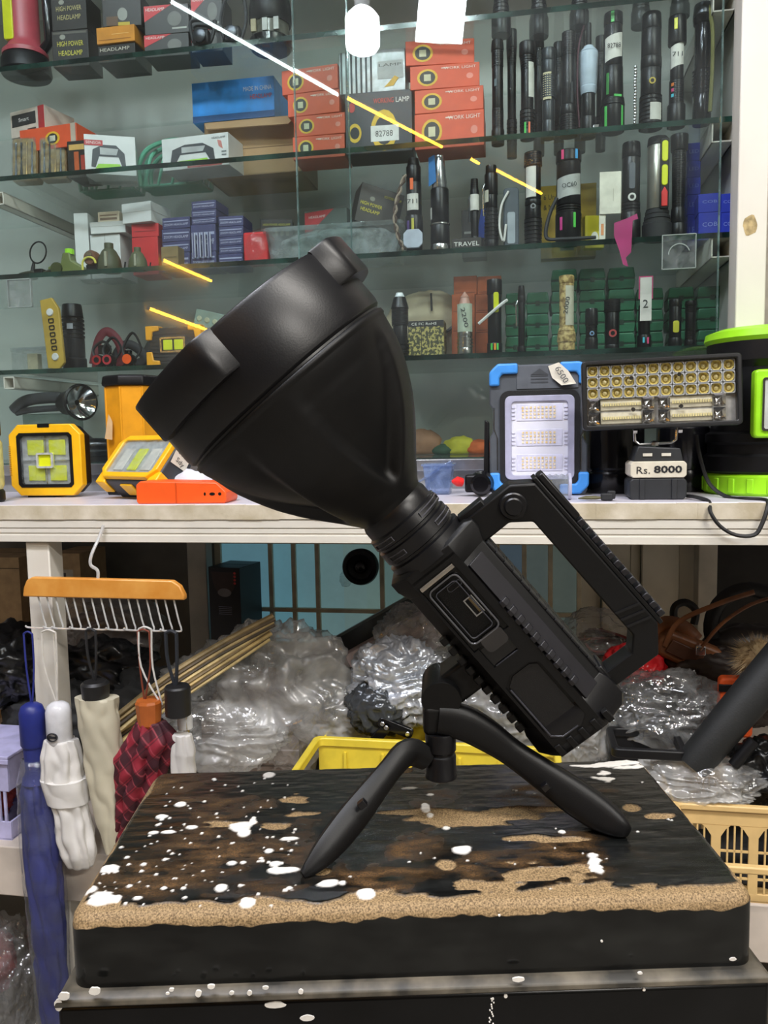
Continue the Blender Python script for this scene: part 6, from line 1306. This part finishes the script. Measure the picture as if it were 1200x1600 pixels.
# wooden strips
t = thing('bamboo_bundle', 'bundle of bent tan and dark bamboo strips leaning behind the umbrellas', 'bamboo bundle', onv(290, 1050, .30))
off = onv(290, 1050, .30)
inv = Matrix.Rotation(-YAW, 4, 'Z') @ Matrix.Translation(-off)
for i in range(9):
    d = i*6; cc = ['#8d7a54', '#5a4c38', '#b8a070', '#4a4032', '#cdb680', '#7a6848', '#bfa66e', '#5d4d36', '#c9b27a'][i]
    pts = [onv(428-d*.2+rnd.uniform(-5, 5), 962+d*.75, .20), onv(350, 1002+d*.9, .15), onv(262, 1056+d, .10), onv(172+rnd.uniform(-10, 10), 1122+d*.95, .06)]
    MB(1, inv).tube(interp([tuple(p) for p in pts], 6), .0075, 8, sq=.55).build('strip', mat('bamboo_%d' % i, cc, .6, var=.25, vs=40), t, smooth=True)
# sacks
LST = [
 ('black_sack', 'glossy black plastic sack at the far left behind the blue umbrella', 10, 1040, 70, 60, 60, .20, 1, SACK, .3),
 ('black_sack', 'low black cloth sack behind the white umbrella handle', 95, 1130, 80, 70, 60, .22, 2, GREYC, .25),
 ('clear_sack', 'hazy clear sack of brown goods hanging behind the wire hooks', 165, 985, 85, 60, 50, .40, 3, BAGD, .2),
 ('black_sack', 'crinkled black sack behind the beige umbrella', 150, 1060, 90, 55, 50, .28, 4, SACK, .3),
 ('dark_sack', 'dark grey sack behind the tartan umbrella', 225, 1120, 80, 75, 60, .26, 5, GREYC, .25)]
for nm, lb, px, py, rx, rz_, ry, v_, sd, m_, am in LST: sack(nm, lb, 'sack', px, py, rx, rz_, ry, v_, sd, m_, am)
sack('brown_bundle', 'brown bundle inside the hazy clear sack behind the hooks', 'bundle', 170, 995, 62, 42, 34, .40, 13, mat('brown_goods', '#6a5344', .7, var=.25, vs=40), .2)
sack('clear_bag', 'big clear plastic bag left of the yellow crate', 'bag', 425, 1085, 128, 108, 80, .24, 6, BAG, .26, 1.5, 6)
sack('clear_bag', 'flattened clear bag at the lower left behind the stool', 'bag', 340, 1150, 95, 50, 60, .16, 7, BAG, .25, 1.6, 6)
sack('brown_bundle', 'grey-brown bundle inside the big clear bag', 'bundle', 420, 1120, 96, 72, 50, .25, 8, mat('taupe_goods', '#6b5f58', .7, var=.3, vs=25), .15)
carton('board_stack', 'stack of pale boards inside the flattened clear bag', 318, 470, 1120, ZL+.02, .18, .12, mat('taupe_board', '#7d7068', .6), [('r', 0, .6, 1, .62, '#b5adb0'), ('r', 0, .4, 1, .42, '#4f463f'), ('r', 0, .8, 1, .82, '#5d534c')], 6, cat='boards')
for px, py, rx, v_, sd, lb in ((300, 1060, 40, .22, 31, 'small clear film lump above the tartan umbrella cap'), (520, 1120, 60, .2, 32, 'small clear film lump at the left of the yellow crate')): sack('clear_film', lb, 'film', px, py, rx, rx*.8, 40, v_, sd, BAG, .25, 1.8, 5)
# dark slab and pale pink box in clear film
P = onv(590, 985, .42); K = kk(P); t = thing('acrylic_sheet', 'dark translucent panel leaning against the window grille', 'panel', P); MB(K).box(-105, 95, 0, 8, -22, 22).build('sheet', mat('dark_acrylic', '#3c4344', .15, var=.2, vs=12), t, bevel=2*K); MB(K).box(-106, 96, -1, 9, 20, 24).build('edge_strip', C('#5c6564', .3), t); t.rotation_euler = (0, math.radians(-30), YAW)
P = onv(600, 1025, .36); K = kk(P); t = thing('pink_box', 'long pale pink box leaning among the clear bags', 'box', P); MB(K).box(-92, 92, 0, 40, -30, 30).build('carton', mat('blush_card', '#b9a7a4', .6), t, bevel=2*K); MB(K).box(-92, 92, -.6, 0, -4, -2).build('seam', C('#8d7d7b', .6), t); t.rotation_euler = (0, math.radians(-30), YAW)
sack('clear_bag', 'clear bag draped over the pale pink box', 'bag', 655, 1010, 66, 62, 50, .30, 9, BAGD, .22, 1.8, 6)
sack('foil_parcel', 'silver bubble-foil parcel behind the tripod knob', 'parcel', 622, 1068, 74, 66, 50, .20, 10, FOILM, .22, 2.2, 6, 'foil')
sack('foil_parcel', 'dark end of a second foil parcel leaning in the yellow crate', 'parcel', 590, 1105, 46, 44, 36, .17, 11, mat('grey_foil', '#4c5054', .22, metal=.5, bump=.8, bs=80), .2, 2, 5, 'foil')
# yellow crate
YCR = mat('crate_yellow', '#d9c23a', .4, var=.07); P = at(680, ZL, .11); K = kk(P); zt_ = (zat(1172, .11, 680)-ZL)/K
t = thing('yellow_crate', 'yellow plastic crate behind the stool, half hidden by the tripod', 'crate', P)
def open_crate(t, K, hw, d, h, m, th=3):
    MB(K).box(-hw, hw, 0, d, 0, th).build('floor', m, t); MB(K).box(-hw, hw, 0, th, 0, h).build('wall', m, t, bevel=K); MB(K).box(-hw, hw, d-th, d, 0, h).build('wall', m, t, bevel=K); MB(K).box(-hw, -hw+th, th, d-th, 0, h).build('wall', m, t, bevel=K); MB(K).box(hw-th, hw, th, d-th, 0, h).build('wall', m, t, bevel=K)
    ringp(MB(K, Matrix.Translation((0, 0, h*K)) @ Matrix.Rotation(-PI/2, 4, 'X')), rrect(-hw-7, hw+7, -d-7, 7, 12), rrect(-hw+3, hw-3, -d+3, -3, 8), -12, 2).build('rim', m, t, bevel=2*K)
open_crate(t, K, 184, 150, zt_, YCR)
for x in (-140, -80, -20, 40, 100, 160): MB(K).box(x-2, x+2, -5, 0, 10, zt_-10).build('rib', YCR, t)
for px, py, a, lb in ((594, 1148, -50, 'black hinged bracket in the yellow crate, left of the pair'), (622, 1140, 20, 'black hinged bracket in the yellow crate, right of the pair')):
    P = onv(px, py, .13); K = kk(P); t = thing('hinge_bracket', lb, 'bracket', P); MB(K).prism(rrect(-34, 24, -8, 8, 6), 0, 8).build('plate', BLACKG, t, bevel=K)
    for x in (-26, 16): MB(K).lathe([(4, -3), (3, -4), (.01, -4)], 12, axis='y', m=Matrix.Translation((x, 0, 0))).build('bolt', STEEL, t)
    t.rotation_euler = (0, math.radians(a), YAW)
# bags to the right of the searchlight
sack('clear_bag', 'clear bag of grey goods under the searchlight barrel', 'bag', 790, 1110, 95, 82, 60, .20, 14, BAG, .22, 1.8, 6)
sack('grey_goods', 'dim grey goods inside the bag under the searchlight barrel', 'bundle', 795, 1125, 66, 55, 40, .22, 15, mat('slate_goods', '#5a5c60', .6, var=.3, vs=30), .2)
sack('clear_bag', 'clear bag standing right of the searchlight tail', 'bag', 905, 1130, 58, 66, 50, .18, 16, BAG, .24, 1.8, 6)
sack('clear_bag', 'clear bag with dark wiring seen through the handle', 'bag', 935, 1000, 62, 46, 40, .36, 17, BAGD, .2, 1.8, 5)
t, K, P = sack('wire_bundle', 'dark red wire coil in the bag seen through the handle', 'wire', 935, 1005, 30, 22, 20, .36, 18, mat('dark_goods', '#26201f', .6), .2)
for i in range(4): MB(K).tube([(34*math.cos(a)+4*i, 20*math.sin(a*2+i)-18, 15*math.sin(a)+3*i) for a in [2*PI*j/24 for j in range(24)]], 2, 6, closed=True).build('wire_loop', C('#6a2a28' if i % 2 else '#2e2c2e', .4), t, smooth=True)
sack('red_parcel', 'bright red plastic parcel behind the searchlight tail', 'parcel', 992, 1044, 46, 34, 36, .26, 19, mat('red_plastic', '#c41f26', .3, bump=.5, bs=60), .2, 1.6, 5)
sack('clear_bag', 'shiny clear bag of black goods right of the searchlight tail', 'bag', 1040, 1112, 84, 62, 56, .16, 20, BAGD, .22, 1.8, 6)
sack('black_goods', 'black goods inside the shiny clear bag', 'bundle', 1030, 1120, 66, 48, 40, .17, 22, SACK, .25)
P = at(1000, ZL, .12); K = kk(P); t = thing('black_tray', 'black plastic tray under the shiny clear bag', 'tray', P); open_crate(t, K, 46, 80, (zat(1150, .12, 1000)-ZL)/K, BLACK)
sack('clear_bag', 'flat clear bag resting on the tan crate', 'bag', 1090, 1218, 88, 36, 60, .06, 23, BAG, .25, 1.7, 6)
# leather goods
LEA = mat('tan_leather', '#6a3f1f', .45, var=.25, vs=30, bump=.2, bs=200)
P = onv(1080, 1030, .24); K = kk(P); t = thing('leather_pouch', 'tan leather pouch with a flap beside the red parcel', 'pouch', P)
MB(K).prism([(-52, 6), (38, -38), (56, -22), (46, 14), (-30, 44), (-50, 30)], 0, 30).build('body', LEA, t, bevel=6*K, seg=3); MB(K).prism([(-40, 12), (14, -14), (20, 10), (-28, 32)], -4, 0).build('flap', mat('dark_leather', '#4a2a16', .45), t, bevel=2*K); MB(K).tube(interp([(-40, -2, 20), (-20, -4, 60), (40, -2, 90), (90, 0, 108)], 5), 4, 8, sq=.5).build('strap', LEA, t, smooth=True)
P = onv(1045, 1010, .27); t = thing('leather_pouch', 'curled brown leather sheath behind the tan pouch', 'pouch', P); MB(K).tube(interp([(-22, 0, -60), (-26, 0, 0), (-10, 0, 34), (20, 0, 30), (40, 0, 10)], 5), [14]*21, 10, sq=.5).build('sheath', LEA, t, smooth=True); MB(K).box(-32, -14, -12, 0, -20, -6).build('snap_tab', mat('dark_leather'), t, bevel=K)
P = onv(1170, 990, .30); K = kk(P); t = thing('handbag', 'black handbag with a big round handle at the right under the counter', 'handbag', P)
MB(K).tube([(56*math.cos(a), 0, 10+60*math.sin(a)) for a in [PI*(i/20*1.2-.1) for i in range(21)]], 12, 10, sq=.6).build('handle', BLACK, t, smooth=True); crumple(MB(K), 70, 30, 44, 6, .12, 1.4, 4, c=(6, 10, -30)).build('body', mat('black_leather', '#1a1716', .4, bump=.2, bs=200), t, smooth=True, ang=80); MB(K).box(-30, -14, -16, -8, -30, -14).build('clasp', STEEL, t, bevel=K)
P = onv(1150, 965, .22); t = thing('leather_strap', 'brown leather strap arching over the handbag', 'strap', P); MB(K).tube(interp([(-50, 0, -50), (-20, 0, -10), (20, 0, 20), (60, 0, 34)], 6), 5, 8, sq=.5).build('strap', LEA, t, smooth=True); MB(K).box(-56, -42, -4, 4, -58, -44).build('buckle', STEEL, t, bevel=K)
P = onv(1070, 955, .60); K = kk(P); t = thing('headset', 'small black rounded headset against the cream panels', 'headset', P); MB(K).tube(interp([(-14, 0, -30), (-16, 0, 4), (0, 0, 14), (16, 0, 2), (14, 0, -20)], 5), 6, 8).build('band', BLACK, t, smooth=True); MB(K).lathe([(10, -6), (12, 0), (10, 6)], 16, axis='x', m=Matrix.Translation((-14, 0, -20))).build('ear_cup', BLACKG, t, smooth=True)
# fur pom, orange pouch, black grip
P = onv(1185, 1028, .12); K = kk(P); t = thing('fur_trim', 'tawny fluffy fur trim at the right picture edge', 'fur', P)
FUR = mat('tawny_fur', '#b39a72', .8, c2='#7a6244', vs=60)
crumple(MB(K), 28, 22, 26, 4, .15, 2, 3).build('core', FUR, t, smooth=True); hm = MB(K); rh = random.Random(5)
for i in range(1400):
    d = Vector((rh.gauss(0, 1), rh.gauss(0, 1), rh.gauss(0, 1))).normalized(); p = Vector((d.x*26, d.y*20, d.z*24)); l_ = rh.uniform(10, 24); q = p+d*l_+Vector((rh.uniform(-5, 5), rh.uniform(-4, 4), rh.uniform(-8, 2))); s_ = d.orthogonal().normalized()*.6
    hm.add([p-s_, p+s_, q], [(0, 1, 2)])
o = hm.build('hair', FUR, t); o['kind'] = 'stuff'
P = onv(1150, 1105, .14); K = kk(P); t = thing('orange_pouch', 'bright orange pouch behind the black grip', 'pouch', P); MB(K).prism(rrect(-24, 26, -50, 46, 8), 0, 22).build('pouch', mat('orange_cloth', '#e2571a', .6, bump=.3, bs=100), t, bevel=4*K); MB(K).box(-26, 28, -2, 2, 24, 36).build('flap_band', BLACK, t, bevel=K)
t = thing('rubber_grip', 'thick matte black tube slanting over the clear bags at the right', 'tube', onv(1132, 1140, .05)); o_ = onv(1132, 1140, .05); inv = Matrix.Rotation(-YAW, 4, 'Z') @ Matrix.Translation(-o_)
pa = [onv(x, y, v_) for x, y, v_ in ((1080, 1198, .04), (1090, 1186, .042), (1140, 1126, .05), (1195, 1062, .06), (1230, 1022, .065))]; k_ = kk(o_)
MB(1, inv).tube([tuple(p) for p in pa], [24*k_, 27*k_, 29*k_, 31*k_, 32*k_], 20).build('tube', mat('matte_rubber', '#17191a', .6, bump=.15, bs=400), t, smooth=True, ang=50)
MB(1, inv).tube([tuple(onv(x, y, .035)) for x, y in ((1146, 1196), (1178, 1158))], 9*k_, 10).build('lug', BLACK, t, smooth=True)
sack('black_sack', 'glossy black bag at the right picture edge above the tan crate', 'sack', 1195, 1205, 50, 50, 40, .08, 24, SACK, .3)
sack('brown_bundle', 'dark brown leather heap behind the orange pouch', 'bundle', 1130, 1075, 90, 60, 40, .26, 25, mat('dark_heap', '#241812', .6, var=.4, vs=20), .25)
sack('dark_heap', 'dim dark heap filling the shelf behind the clear bags', 'heap', 700, 1130, 260, 70, 60, .42, 26, GREYC, .2)
# tan crate with grid windows
TAN = mat('crate_tan', '#d8b67a', .45, var=.06); P = at(1205, ZL, .0); K = kk(P); hT = (zat(1266, 0, 1150)-ZL)/K
t = thing('tan_crate', 'tan plastic crate with barred windows at the right behind the stool', 'crate', P)
MB(K).box(-146, 146, 0, 180, 0, 3).build('floor', TAN, t)
for y0 in (0, 176): MB(K).box(-146, 146, y0, y0+4, 0, 14).box(-146, 146, y0, y0+4, hT-26, hT).build('band', TAN, t, bevel=K)
for x in (-146, 142): MB(K).box(x, x+4, 4, 176, 0, 14).box(x, x+4, 4, 176, hT-26, hT).build('band', TAN, t, bevel=K)
for y0 in (0, 176):
    for i in range(6): x = -146+i*55.5; MB(K).box(x, x+14, y0, y0+4, 14, hT-26).build('pillar', TAN, t)
    for i in range(5):
        x0 = -132+i*55.5
        for j in range(3): MB(K).box(x0+9+j*10.4, x0+11.5+j*10.4, y0+.5, y0+3.5, 14, hT-26).build('bar', TAN, t)
        for zz in (36, 58, 80): MB(K).box(x0, x0+41.5, y0+.5, y0+3.5, zz, zz+3).build('bar', TAN, t)
        MB(K).prism([(x0, hT-26), (x0, hT-44), (x0+7, hT-32), (x0+14, hT-26)], y0, y0+4).build('corner', TAN, t); MB(K).prism([(x0+41.5, hT-26), (x0+41.5, hT-44), (x0+34, hT-32), (x0+27, hT-26)], y0, y0+4).build('corner', TAN, t)
ringp(MB(K, Matrix.Translation((0, 0, hT*K)) @ Matrix.Rotation(-PI/2, 4, 'X')), rrect(-152, 152, -186, 6, 10), rrect(-141, 141, -175, -5, 8), -8, 2).build('rim', TAN, t, bevel=2*K)
sack('black_goods', 'dark goods lying inside the tan crate', 'bundle', 1190, 1345, 110, 46, 60, .10, 27, GREYC, .2)
# lilac basket at the left
LIL = mat('lilac_plastic', '#b9b6dc', .45); P = at(-30, ZL, .015); K = kk(P); hT = (zat(1186, .015, 10)-ZL)/K
t = thing('lilac_basket', 'lilac plastic basket cut off by the left picture edge', 'basket', P)
MB(K).box(-60, 54, 0, 120, 0, 3).build('floor', LIL, t); MB(K).box(-60, 54, 0, 3, 0, 30).box(-60, 54, 0, 3, 78, hT).build('front_band', LIL, t, bevel=K); MB(K).box(51, 54, 3, 120, 0, 30).box(51, 54, 3, 120, 78, hT).build('side_band', LIL, t, bevel=K); MB(K).box(-60, -57, 3, 120, 0, hT).build('wall', LIL, t); MB(K).box(-60, 54, 117, 120, 0, hT).build('wall', LIL, t)
for i in range(11): MB(K).box(-56+i*10, -52+i*10, 0, 3, 30, 78).build('bar', LIL, t)
MB(K).box(-64, 58, -4, 124, hT, hT+5).box(-64, 58, -4, -1, hT-8, hT).build('rim', LIL, t, bevel=K)
sack('red_goods', 'dull red goods inside the lilac basket', 'bundle', -20, 1240, 40, 40, 30, .06, 28, mat('dull_red', '#8a3030', .6), .2)
# beneath the lower shelf
sack('clear_sack', 'large hazy sack on the floor under the lower shelf at the left', 'sack', 0, 1545, 60, 110, 60, .05, 29, BAGD, .25, 1.8, 6)
sack('red_goods', 'dull red bundle inside the hazy floor sack', 'bundle', -14, 1500, 34, 50, 30, .06, 30, mat('dull_red'), .2)
